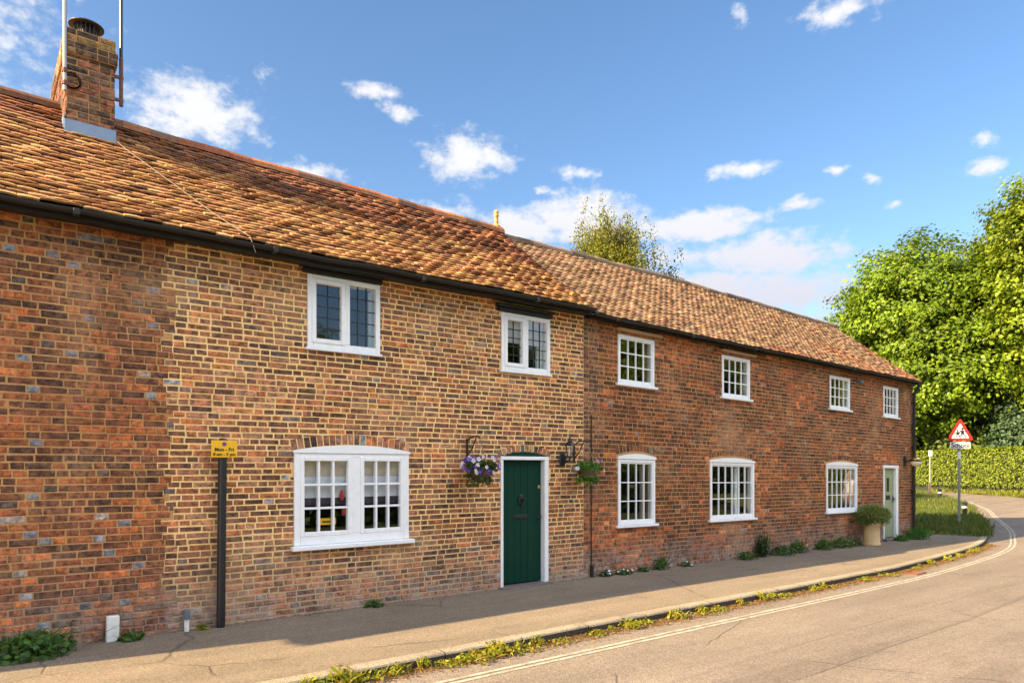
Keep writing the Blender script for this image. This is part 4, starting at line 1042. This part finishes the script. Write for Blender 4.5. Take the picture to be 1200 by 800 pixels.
# ------------------------------------------------------------------ hedge, trees
hl = catmull([(33.0, -15.0), (35.5, -9.5), (38.7, -4.2), (42.0, .6), (44.9, 5.2), (48.0, 9.6), (51, 13.8), (56, 19.5), (62, 27)], 200)
hn = normals2(hl)
def hedge(name, line, nrm, h, wd, n, cols, seed, label, z0, lsz=(.08, .15)):
    g_ = np.random.default_rng(seed); hd = empty(name, (0, 0, 0)); tag(hd, label, 'hedge')
    i = g_.uniform(0, len(line)-1.001, n); k = i.astype(int); f = (i-k)[:, None]; c = line[k]*(1-f)+line[k+1]*f; nm = nrm[k]
    face = g_.random(n); u = np.zeros(n); v = np.zeros(n); N = np.zeros((n, 3))
    s = np.array([mnoise.noise((float(c[j, 0])*.9, float(c[j, 1])*.9, float(face[j]*3))) for j in range(n)])
    top = face < .3; fr = (face >= .3) & (face < .8); bk = face >= .8
    u[top] = g_.uniform(-1, 1, top.sum()); v[top] = 1; u[fr] = -1; v[fr] = g_.random(fr.sum()); u[bk] = 1; v[bk] = g_.random(bk.sum())
    bul = 1+.16*s+g_.normal(size=n)*.05
    band = 1-.34*np.exp(-((v-.34)/.05)**2)          # a clipped ledge line along the hedge
    P = np.concatenate([c + nm*(-u*wd/2*bul*np.where(fr, band, 1))[:, None]*-1.0, (v*h*(1+.05*s)+g_.normal(size=n)*.04)[:, None]], 1)
    P[:, 2] += np.array([z0(x) for x in P[:, 0]])
    N[:, :2] = nm*u[:, None]; N[top] = (0, 0, 1); N += g_.normal(size=(n, 3))*.55+np.array([0, 0, .35])
    link('foliage', clump('foliage', P, N, g_.uniform(*lsz, n), cols, M['hedge_leaf'], .7, seed), hd)
    m = MB(); q = []
    for j in range(0, len(line), 4):
        for du, dv in ((-.36, -.3), (-.36, .9), (.36, .9), (.36, -.3)):
            p = line[j]+nrm[j]*du*wd; q.append((p[0], p[1], z0(p[0])+dv*h))
    r = len(q)//4
    m.add(q, [(a*4+b, a*4+b+1, a*4+b+5, a*4+b+4) for a in range(r-1) for b in range(3)], (.02, .03, .01)); m.build('dark_core', M['hedge_core'], hd)  # dark inner box; its colour stands for the shade inside the hedge
    return hd
hedge('clipped_hedge', hl, hn, 2.1, 1.5, 120000, [(.15, .205, .014), (.19, .235, .018), (.11, .16, .014)], 80, 'long clipped yellow green hedge across the bend of the road', lambda x: E(x)+.42)

def tree(name, loc, H, rx, crown0, n_t, leaf, cols, label, seed, group=None, trunk_r=.35, lobes=9, rz_scale=1.0, aspect=.7, lumps=1.7, mat='leaf', barkm='bark', per=None, spread=.40):
    """trunk with limbs; a crown of leaf tufts over uneven lobes. loc is the foot; H total height; crown0 the height where the crown begins"""
    g_ = np.random.default_rng(seed); t = empty(name, loc); tag(t, label, 'tree', group)
    cz = (H+crown0)/2; rz = (H-crown0)/2
    lob = []
    for k in range(lobes):
        d = g_.normal(size=3); d /= np.linalg.norm(d); d[2] = d[2]*.9
        q = g_.uniform(.35, .66); lob.append((np.array([d[0]*rx*q, d[1]*rx*q, cz+d[2]*rz*q]), g_.uniform(.38, .58)))
    lob.append((np.array([0, 0, cz]), .72))
    q = MB(); pts = [(0, 0, -.3), (.05, .02, crown0*.5), (-.05, .05, crown0+.4), (.1, 0, cz), (.0, .05, H*.9)]
    q.tube(pts, [trunk_r*1.25, trunk_r, trunk_r*.85, trunk_r*.5, .03], 9)
    for c, r in lob[:-1]:
        zb = crown0*.6+(cz-crown0)*g_.uniform(0, .9); p0 = Vector((0, 0, zb)); p2 = Vector(c); p1 = (p0+p2)/2+Vector((0, 0, -.4))
        q.tube([p0, p1, p2], [trunk_r*.5, trunk_r*.3, trunk_r*.08], 6)
        for j in range(4):
            e = p2+Vector(g_.normal(size=3))*r*rx*.55; q.tube([p1.lerp(p2, .5), p1.lerp(e, .6)+Vector((0, 0, .2)), e], [trunk_r*.16, trunk_r*.1, .015], 5)
    q.build('trunk', M[barkm], t)
    # tufts: points over the lobes' shells, gathered in clumps
    TP = []; TN = []
    w = np.array([r*r for _, r in lob]); w /= w.sum()
    for (c, r), ww in zip(lob, w):
        m = int(n_t*ww); d = g_.normal(size=(m, 3)); d /= np.linalg.norm(d, axis=1, keepdims=True)
        rad = g_.uniform(.66, 1.10, m)[:, None]*(1+.16*np.array([mnoise.noise((float(v[0])*2.6+seed, float(v[1])*2.6, float(v[2])*2.6)) for v in d])[:, None]*lumps)
        TP.append(c+d*rad*np.array([rx*r, rx*r, rz*r*1.15])); TN.append(d)
    TP = np.concatenate(TP); TN = np.concatenate(TN); per = per or 46
    tint = g_.uniform(.68, 1.30, (len(TP), 1)); big = np.array([mnoise.noise((float(p[0])*.35, float(p[1])*.35, float(p[2])*.35+seed)) for p in TP])[:, None]
    P = np.repeat(TP, per, 0); N = np.repeat(TN, per, 0); tn = np.repeat(tint*(1+.3*big), per, 0)
    off = g_.normal(size=P.shape)*spread*np.array([1, 1, .55]); P = P+off
    N = N*.8+off*.5+g_.normal(size=P.shape)*.45+np.array([0, 0, .55])
    C = np.asarray(cols)[g_.integers(0, len(cols), len(P))]*tn*g_.uniform(.85, 1.15, (len(P), 1))
    me = quads_mesh('crown', leaf_quads(P, N, g_.uniform(leaf*.6, leaf*1.25, len(P)), aspect, seed+1), C, M[mat])
    link('crown', me, t); return t
GA = [(.128, .205, .012), (.172, .25, .014), (.092, .158, .011)]; GB = [(.152, .212, .012), (.198, .25, .014), (.11, .165, .011)]
tA = tree('broadleaf_tree', (51.8, 12.7, .6), 16.3, 7.3, 2.2, 2500, .27, GA, 'dense round bright green tree behind the hedge, nearest the cottages', 101, lobes=14)
tB = tree('broadleaf_tree', (50.9, 4.6, .6), 20.3, 5.8, 3.0, 2200, .27, GB, 'tallest yellow green tree at the picture edge behind the hedge'.replace('at the picture edge ', ''), 102, lobes=14)
tree('broadleaf_tree', (60.5, 11.2, .6), 17.6, 5.6, 3.0, 1800, .28, GB, 'broad yellow green tree standing back between the two big trees', 107, lobes=11)
tree('broadleaf_tree', (60, 24, .6), 13.5, 5.5, 1.5, 1300, .28, GA, 'bright green tree half hidden by the cottage gable', 103, lobes=10)
tree('broadleaf_tree', (57.5, 13.5, .6), 11, 7.5, .2, 1500, .30, [(.045, .075, .014), (.06, .09, .016)], 'added tree under the two big trees, shade put into its leaf colour', 104, lobes=9)  # fill tree; leaf colours darkened for the shade under the crowns
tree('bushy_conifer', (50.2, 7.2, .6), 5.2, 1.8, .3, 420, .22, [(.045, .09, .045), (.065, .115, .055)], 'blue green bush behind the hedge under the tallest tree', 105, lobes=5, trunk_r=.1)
tree('leafy_shrub', (52.5, 10.6, .6), 5.0, 2.2, .2, 420, .28, [(.11, .15, .02), (.07, .11, .02)], 'yellow green shrub behind the hedge below the dense tree', 106, lobes=5, trunk_r=.1)

# birch behind the cottages: drooping strands
def birch(name, loc, H, r, n_s, label, seed, cols, lean=.0):
    g_ = np.random.default_rng(seed); t = empty(name, loc); tag(t, label, 'tree')
    q = MB(); q.tube([(0, 0, -.3), (.1, 0, H*.35), (0, .1, H*.7), (lean, 0, H)], [.17, .13, .07, .012], 8); P = []; N = []
    for k in range(n_s):
        a = g_.uniform(0, 2*np.pi); zb = H*g_.uniform(.35, .93); rr = r*g_.uniform(.25, 1.0)*(1.15-.75*(zb/H-.35)/.6)
        rise = g_.uniform(.3, 1.2); tip = np.array([rr*np.cos(a), rr*np.sin(a), min(zb+rise, H*1.0)]); q.tube([(0, 0, zb), (tip[0]*.5, tip[1]*.5, zb+rise*.75), tuple(tip)], [.022, .012, .004], 5)
        for s in range(7):
            f = g_.uniform(.35, 1.12); st = np.array([tip[0]*f, tip[1]*f, zb+rise*f])+g_.normal(size=3)*.12; ln = g_.uniform(.6, 1.7); m = 30
            u = g_.random(m); dr = np.stack([np.cos(a)*.12*np.sin(u*2), np.sin(a)*.12*np.sin(u*2), -u*ln], 1)
            P.append(st+dr+g_.normal(size=(m, 3))*.055); N.append(g_.normal(size=(m, 3))+np.array([-.4, 0, .2]))
    q.build('trunk', M['birchbark'], t); P = np.concatenate(P); N = np.concatenate(N)
    C = np.asarray(cols)[g_.integers(0, len(cols), len(P))]*g_.uniform(.7, 1.3, (len(P), 1))
    link('crown', quads_mesh('crown', leaf_quads(P, N, g_.uniform(.05, .10, len(P)), .65, seed), C, M['leaf']), t); return t
birch('birch_tree', (18.0, 9.8, -.1), 10.6, 2.9, 420, 'drooping yellow green birch rising behind the lower roof', 120, [(.15, .165, .015), (.12, .14, .014), (.19, .185, .02)])
birch('birch_tree', (20.4, 9.2, -.1), 8.9, 1.5, 130, 'smaller darker birch beside the yellow green birch behind the roof', 121, [(.05, .085, .02), (.07, .11, .02)])

# greenery across the road, seen mirrored in the window panes
hl2 = np.stack([np.linspace(-8, 34, 90), np.full(90, -13.2)], 1); hedge('tall_hedge', hl2, normals2(hl2), 1.9, 1.2, 9000, [(.05, .09, .02), (.07, .12, .02)], 82, 'dark green hedge across the road, mirrored in the windows', lambda x: E(x)-.05, (.16, .30))
def copy_tree(src, loc, rz, s, label):
    c = src.copy(); COL.objects.link(c); c.location = loc; c.rotation_euler = (0, 0, rz); c.scale = s; c['label'] = label
    for ch_ in src.children:
        d = ch_.copy(); COL.objects.link(d); d.parent = c
    return c
for (src, x, y, rz, k, lab) in ((tA, 12, -25, 5.0, .50, 'tree across the road, mirrored in the leaded window at the left end'.replace('at the left end', 'nearest the chimney')), (tB, 21.5, -23, 1.0, .55, 'tree across the road, mirrored in the upper window above the green door'),
        (tA, 31, -22, 3.6, .74, 'green tree across the road, mirrored in the first small upper window'), (tB, 40.5, -20.5, 2.2, .6, 'yellow green tree across the road, mirrored in the second small upper window'),
        (tA, 52, -18, 1.2, .85, 'bright green tree across the road, mirrored in the third small upper window'), (tB, 64, -19, .4, .72, 'yellow green tree across the road, mirrored in the last small upper window')):
    copy_tree(src, (x, y, 0), rz, (k, k, k), lab)

# ------------------------------------------------------------------ signs on the verge
sg = empty('school_warning_sign', (24.2, 1.0, E(24.2)+.05)); tag(sg, 'red triangular children crossing sign with school plate on a grey pole', 'sign')
sg.rotation_euler = (0, 0, R(-42))
q = MB(); q.tube([(0, 0, -.3), (0, 0, 3.18)], .038, 12); q.build('pole', M['steel'], sg)
q = MB(); q.lathe([(.040, 0), (.040, .22)], (0, 0, 2.05), 12); q.build('pole_band', M['signwhite'], sg)
def rtri(s, cz, r, n=6):
    pts = [(-s/2, cz-s*.2887), (s/2, cz-s*.2887), (0, cz+s*.5774)]; out = []
    for k in range(3):
        c = Vector((0, cz)); p = Vector(pts[k]); d = (c-p).normalized(); o_ = p+d*r*2; a0 = math.atan2(-d[1], -d[0])
        for j in range(n+1):
            a = a0+(-60+120*j/n)*math.pi/180; out.append((o_[0]+r*math.cos(a), o_[1]+r*math.sin(a)))
    return out
q = MB(); q.prism(rtri(.80, 2.845, .045), -.062, -.052); tp = fix_normals(q.build('triangle_plate', M['red'], sg))
q = MB(); q.prism(rtri(.53, 2.835, .02), -.0655, -.0625); fix_normals(q.build('triangle_face', M['signwhite'], tp))
q = MB()
def limb(a, b, w):
    a, b = Vector(a), Vector(b); d = (b-a).normalized(); n = Vector((-d[1], d[0]))*w; q.prism([tuple(a-n), tuple(b-n*.8), tuple(b+n*.8), tuple(a+n)], -.069, -.0662)
def child(ox, oz, s):
    f = lambda x, z: (ox+x*s, oz+z*s)
    q.prism([f(.036*math.cos(k*math.pi/6), .205+.036*math.sin(k*math.pi/6)) for k in range(12)], -.069, -.0662)
    q.prism([f(-.055, .155), f(.035, .165), f(.05, .06), f(-.03, .045)], -.0688, -.0660)
    limb(f(.02, .06), f(.075, .01), .017*s); limb(f(.075, .01), f(.10, -.07), .014*s); limb(f(-.01, .06), f(-.05, -.01), .017*s); limb(f(-.05, -.01), f(-.12, -.035), .013*s)
    limb(f(.03, .15), f(.10, .105), .012*s); limb(f(-.05, .15), f(-.10, .09), .012*s); limb(f(-.10, .09), f(-.07, .05), .010*s)
child(.06, 2.755, 1.05); child(-.085, 2.74, .86)
fix_normals(q.build('children_symbol', M['signblack'], tp))
q = MB(); q.box(-.30, .30, -.062, -.052, 2.36, 2.575, bev=.004); sp_ = q.build('school_plate', M['signwhite'], sg)
text('School', .20, M['signblack'], 'lettering', sp_, (0, -.0665, 2.46), (R(90), 0, 0))
q = MB(); q.prism([(-.3, 2.36), (.3, 2.36), (.3, 2.37), (-.3, 2.37)], -.0655, -.0622); q.prism([(-.3, 2.565), (.3, 2.565), (.3, 2.575), (-.3, 2.575)], -.0655, -.0622); fix_normals(q.build('plate_edge', M['signblack'], sp_))
# small far post
fs_ = empty('roadside_post', (45.0, 10.2, .45)); tag(fs_, 'slim grey post with a small white plate before the clipped hedge', 'sign')
q = MB(); q.tube([(0, 0, -.3), (0, 0, 1.95)], .04, 8); q.build('post', M['steel'], fs_)
q = MB(); q.box(-.10, .10, -.08, -.06, 1.9, 2.22, bev=.01); o = q.build('plate', M['signwhite'], fs_); fs_.rotation_euler = (0, 0, R(-50))
# dark verge markers
def marker(x, y, label, s=1.0, lean=0):
    mk = empty('verge_marker', (x, y, E(x)+.15)); tag(mk, label, 'post', None); mk.rotation_euler = (R(lean), R(lean), 0)
    q = MB(); q.box(-.10*s, .10*s, -.10*s, .10*s, -.1, .62*s, bev=.02); q.build('post', M['black'], mk)
    q = MB(); q.lathe([(.15*s, .0), (.16*s, .03*s), (.12*s, .09*s), (.03*s, .11*s)], (0, 0, .62*s), 12); q.build('cap', M['black'], mk)
    q = MB(); q.box(-.105*s, .105*s, -.105*s, .105*s, .38*s, .47*s); q.build('band', M['signwhite'], mk)
marker(27.4, 2.0, 'black verge marker with a white band just behind the school sign pole', .62)
marker(36.0, 6.15, 'dark verge marker farther along the grass, between school sign and gable', .6)
q = MB(); q.tube([(37.5, 7.2, .0), (37.45, 7.2, .95)], .045, 6); tag(q.build('wooden_stake', M['bark']), 'thin dark wooden stake in the grass beyond the cottage corner', 'stake')

# ------------------------------------------------------------------ a passer-by across the bend (seen mirrored in a pane)
pr = empty('person', (24.6, -4.6, E(24.6))); tag(pr, 'person in a white top standing in the road, mirrored in the last lower window', 'person')
def skin(name, nodes, edges, mat, parent, root=0, sub=2):
    me = bpy.data.meshes.new(name); me.from_pydata([p for p, r in nodes], edges, []); o = link(name, me, parent)
    o.modifiers.new('skin', 'SKIN'); o.modifiers.new('sub', 'SUBSURF').levels = sub
    for i, (p, r) in enumerate(nodes): me.skin_vertices[0].data[i].radius = (r, r) if not isinstance(r, tuple) else r
    me.skin_vertices[0].data[root].use_root = True
    dg = bpy.context.evaluated_depsgraph_get(); dg.update(); m2 = bpy.data.meshes.new_from_object(o.evaluated_get(dg)); m2.name = name
    COL.objects.unlink(o); bpy.data.objects.remove(o); m2.materials.clear(); m2.materials.append(mat)
    m2.polygons.foreach_set('use_smooth', [True]*len(m2.polygons)); return link(name, m2, parent)
def ensure_skin(me):
    if not me.skin_vertices: me.attributes.new
nodes = [((0, 0, .86), (.14, .11)), ((0, 0, 1.1), (.125, .10)), ((0, 0, 1.33), (.13, .10)), ((0, 0, 1.43), .055), ((0, -.01, 1.50), .06), ((0, -.02, 1.56), (.075, .09)), ((0, -.015, 1.64), (.07, .085)),
         ((.10, 0, .82), .085), ((.11, -.02, .45), .055), ((.11, .02, .09), .04), ((.11, -.09, .04), .035), ((-.10, 0, .82), .085), ((-.12, .02, .45), .055), ((-.13, .05, .09), .04), ((-.13, -.05, .04), .035),
         ((.18, 0, 1.35), .052), ((.24, .02, 1.08), .042), ((.22, -.08, .86), .032), ((.21, -.11, .79), .03), ((-.18, 0, 1.35), .052), ((-.24, .02, 1.08), .042), ((-.22, -.08, .86), .032), ((-.21, -.11, .79), .03)]
edges = [(0, 1), (1, 2), (2, 3), (3, 4), (4, 5), (5, 6), (0, 7), (7, 8), (8, 9), (9, 10), (0, 11), (11, 12), (12, 13), (13, 14), (2, 15), (15, 16), (16, 17), (17, 18), (2, 19), (19, 20), (20, 21), (21, 22)]
skin('body', nodes, edges, M['skin'], pr)
for s in (-1, 1):
    for k in range(5):
        x = s*.21+(k-2)*.013; pts = [((x, -.115, .785), .009), ((x+s*.003, -.125, .755-.004*(2-abs(k-2))), .008), ((x+s*.002, -.13, .725+.012*abs(k-2)), .007)]
        if k == (0 if s > 0 else 4): pts = [((x, -.12, .80), .010), ((x-s*.02, -.14, .775), .009), ((x-s*.022, -.15, .755), .008)]
        skin('finger', pts, [(0, 1), (1, 2)], M['skin'], pr, sub=1)
skin('shirt', [((0, 0, .84), (.16, .125)), ((0, 0, 1.1), (.145, .115)), ((0, 0, 1.34), (.15, .115)), ((.19, 0, 1.36), .066), ((.225, .01, 1.16), .060), ((-.19, 0, 1.36), .066), ((-.225, .01, 1.16), .060)], [(0, 1), (1, 2), (2, 3), (3, 4), (2, 5), (5, 6)], M['shirt'], pr)
skin('shorts', [((0, 0, .86), (.155, .125)), ((.10, 0, .78), .10), ((.115, -.01, .50), .082), ((-.10, 0, .78), .10), ((-.12, .01, .50), .082)], [(0, 1), (1, 2), (0, 3), (3, 4)], M['shorts'], pr)
skin('hair', [((0, .03, 1.56), (.082, .07)), ((0, .01, 1.66), (.082, .09)), ((0, -.03, 1.70), (.07, .06))], [(0, 1), (1, 2)], M['hair'], pr)
q = MB(); q.lathe([(.002, 0), (.013, .006), (.002, .014)], (.03, -.105, 1.585), 8); q.lathe([(.002, 0), (.013, .006), (.002, .014)], (-.03, -.105, 1.585), 8); q.build('eyes', M['signblack'], pr)
pr.rotation_euler = (0, 0, R(-60))

# ------------------------------------------------------------------ light, sky with clouds
SUN = Vector((-1.9, .250, 1.0)).normalized(); EL = math.asin(SUN.z); AZ = math.atan2(SUN.x, SUN.y)
sl = bpy.data.lights.new('sun', 'SUN'); sl.energy = 4.3; sl.angle = R(.5); sl.color = (1.0, .75, .43); so = bpy.data.objects.new('sun', sl); COL.objects.link(so)
so.rotation_euler = SUN.to_track_quat('Z', 'Y').to_euler(); so.location = (-20, 5, 20)
wd = bpy.data.worlds.new('World'); sc.world = wd; wd.use_nodes = True; nt = wd.node_tree; nt.nodes.clear()
out = nd(nt, 'ShaderNodeOutputWorld'); bg = nd(nt, 'ShaderNodeBackground'); bg.inputs[1].default_value = .125; nt.links.new(bg.outputs[0], out.inputs[0])
sky = nd(nt, 'ShaderNodeTexSky', sky_type='NISHITA'); sky.sun_disc = False; sky.sun_elevation = EL; sky.sun_rotation = AZ; sky.air_density = 1.0; sky.dust_density = 1.5; sky.ozone_density = 1.6; sky.altitude = 100
tc = nd(nt, 'ShaderNodeTexCoord').outputs['Generated']
sp = nd(nt, 'ShaderNodeSeparateXYZ'); nt.links.new(tc, sp.inputs[0])
az = mth(nt, 'MULTIPLY', mth(nt, 'ARCTAN2', sp.outputs[0], sp.outputs[1]), 180/math.pi); el = mth(nt, 'MULTIPLY', mth(nt, 'ARCSINE', sp.outputs[2]), 180/math.pi)
cmb = nd(nt, 'ShaderNodeCombineXYZ'); nt.links.new(az, cmb.inputs[0]); nt.links.new(mth(nt, 'MULTIPLY', el, 1.5), cmb.inputs[1]); pv = cmb.outputs[0]
def wn(scale, detail, vec):
    n = nd(nt, 'ShaderNodeTexNoise'); n.inputs['Scale'].default_value = scale; n.inputs['Detail'].default_value = detail; n.inputs['Roughness'].default_value = .62; nt.links.new(vec, n.inputs['Vector']); return n
wc = wn(.32, 3, pv); sub = nd(nt, 'ShaderNodeVectorMath', operation='SUBTRACT'); nt.links.new(wc.outputs['Color'], sub.inputs[0]); sub.inputs[1].default_value = (.5, .5, .5)
scl = nd(nt, 'ShaderNodeVectorMath', operation='MULTIPLY'); nt.links.new(sub.outputs[0], scl.inputs[0]); scl.inputs[1].default_value = (3.2, 2.0, 0)
ad = nd(nt, 'ShaderNodeVectorMath', operation='ADD'); nt.links.new(pv, ad.inputs[0]); nt.links.new(scl.outputs[0], ad.inputs[1]); pw = ad.outputs[0]
CL = [(13.4, 24.6, 4.8, 2.3, 1.1), (11.5, 23.6, 3, 1.2, 1), (20.9, 21.7, 4.2, 1.0, .9), (18.4, 27.4, 1.1, .7, .6), (26.4, 27.6, 2.2, .8, .8), (28.2, 26.3, 1.8, .7, .9), (34.0, 23.6, 3.9, 1.7, 1.15), (42.7, 22.5, 1.6, .7, 1), (55.6, 21.8, 2.8, .7, 1),
      (61.9, 20.8, .9, .4, .9), (59.6, 19.0, 1.2, .5, .9), (64.6, 20.0, .9, .5, .9), (71.1, 19.3, 1.5, .6, 1), (71.2, 20.9, .9, .6, .8), (62.5, 30.2, 3.2, .9, 1), (65.6, 18.1, .7, .4, .8), (55.2, 31.2, .8, .6, .6),
      (31.5, 19.6, 4, 1.1, .85), (37, 18.6, 5, 1.4, .9), (43.5, 19.2, 4.6, 2.2, 1.4), (38, 18.6, 4, 1.6, 1.3), (52.0, 18.2, 5.8, 1.2, 1.4), (57, 15.6, 6, 1.8, 1.3), (53, 13.5, 7, 2.0, 1.2), (58.5, 12.8, 8, 2.6, 1.0), (62, 10, 10, 2.6, .9), (50, 16, 5, 1.5, .8), (67, 13, 7, 2.6, .7), (75, 9, 9, 3, .6), (40.3, 21.3, .9, .4, .7), (-3, 27, 9, 5, .75), (-25, 30, 14, 5, .9),
      (120, 22, 12, 3, 1), (150, 16, 10, 2.5, 1), (178, 26, 13, 3, 1), (-150, 18, 12, 3, 1), (-120, 24, 10, 3, .9), (100, 12, 9, 2, 1), (135, 40, 8, 3, .8), (140, 32, 25, 6, 1.1), (170, 50, 55, 14, 1.25), (-170, 50, 50, 14, 1.25), (118, 50, 28, 12, 1.2)]  # last broad banks: unseen clouds added behind the camera to light the wall
acc = None
for (a, e, wa, we, st) in CL:
    s_ = nd(nt, 'ShaderNodeVectorMath', operation='SUBTRACT'); nt.links.new(pw, s_.inputs[0]); s_.inputs[1].default_value = (a, e*1.5, 0)
    k_ = nd(nt, 'ShaderNodeVectorMath', operation='MULTIPLY'); nt.links.new(s_.outputs[0], k_.inputs[0]); k_.inputs[1].default_value = (1/wa, 1/(we*1.5), 0)
    l_ = nd(nt, 'ShaderNodeVectorMath', operation='LENGTH'); nt.links.new(k_.outputs[0], l_.inputs[0])
    v = mth(nt, 'MULTIPLY', mth(nt, 'SUBTRACT', 1.25, l_.outputs['Value']), st)
    acc = v if acc is None else mth(nt, 'MAXIMUM', acc, v)
fb = wn(.55, 9, pv).outputs['Fac']; fb2 = wn(1.6, 6, pv).outputs['Fac']
dn = mth(nt, 'ADD', mth(nt, 'MULTIPLY', acc, .85), mth(nt, 'ADD', mth(nt, 'MULTIPLY', mth(nt, 'SUBTRACT', fb, .50), 2.0), mth(nt, 'MULTIPLY', mth(nt, 'SUBTRACT', fb2, .5), .35)))
mk = nd(nt, 'ShaderNodeMapRange', interpolation_type='SMOOTHSTEP'); mk.inputs['From Min'].default_value = .10; mk.inputs['From Max'].default_value = .95; nt.links.new(dn, mk.inputs['Value'])
thick = nd(nt, 'ShaderNodeMapRange'); thick.inputs['From Min'].default_value = .3; thick.inputs['From Max'].default_value = 1.6; nt.links.new(dn, thick.inputs['Value'])
elf = nd(nt, 'ShaderNodeMapRange'); elf.inputs['From Min'].default_value = 10; elf.inputs['From Max'].default_value = 21; nt.links.new(el, elf.inputs['Value'])
hsv = nd(nt, 'ShaderNodeHueSaturation'); hsv.inputs['Saturation'].default_value = 1.16; hsv.inputs['Hue'].default_value = .501; hsv.inputs['Value'].default_value = .47; nt.links.new(sky.outputs[0], hsv.inputs['Color'])
fill_boost = nd(nt, 'ShaderNodeMapRange'); fill_boost.inputs['From Min'].default_value = 85; fill_boost.inputs['From Max'].default_value = 130; fill_boost.inputs['To Min'].default_value = 1.0; fill_boost.inputs['To Max'].default_value = 7.0; nt.links.new(az, fill_boost.inputs['Value'])
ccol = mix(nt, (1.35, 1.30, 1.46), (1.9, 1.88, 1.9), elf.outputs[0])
ab = nd(nt, 'ShaderNodeVectorMath', operation='SCALE'); nt.links.new(ccol, ab.inputs[0]); nt.links.new(fill_boost.outputs[0], ab.inputs['Scale']); ccol = ab.outputs[0]      # unseen clouds behind the camera brightened to light the shaded wall
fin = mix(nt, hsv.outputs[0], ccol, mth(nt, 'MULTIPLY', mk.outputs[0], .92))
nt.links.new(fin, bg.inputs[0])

# ------------------------------------------------------------------ camera
cd = bpy.data.cameras.new('camera'); cam = bpy.data.objects.new('camera', cd); COL.objects.link(cam)
cd.sensor_width = 36; cd.lens = 830/1200*36; cd.shift_y = (547-400)/1200; cd.clip_end = 3000; cd.clip_start = .05
cam.location = (0, -7.9, 1.7); cam.rotation_euler = (R(90), 0, R(-37.543)); sc.camera = cam
vs_ = sc.view_settings; vs_.view_transform = 'Standard'; vs_.look = 'None'; vs_.gamma = 1; vs_.use_curve_mapping = False; vs_.exposure = 2.15
sc.cycles.max_bounces = 8; sc.cycles.transparent_max_bounces = 12; sc.cycles.use_denoising = True
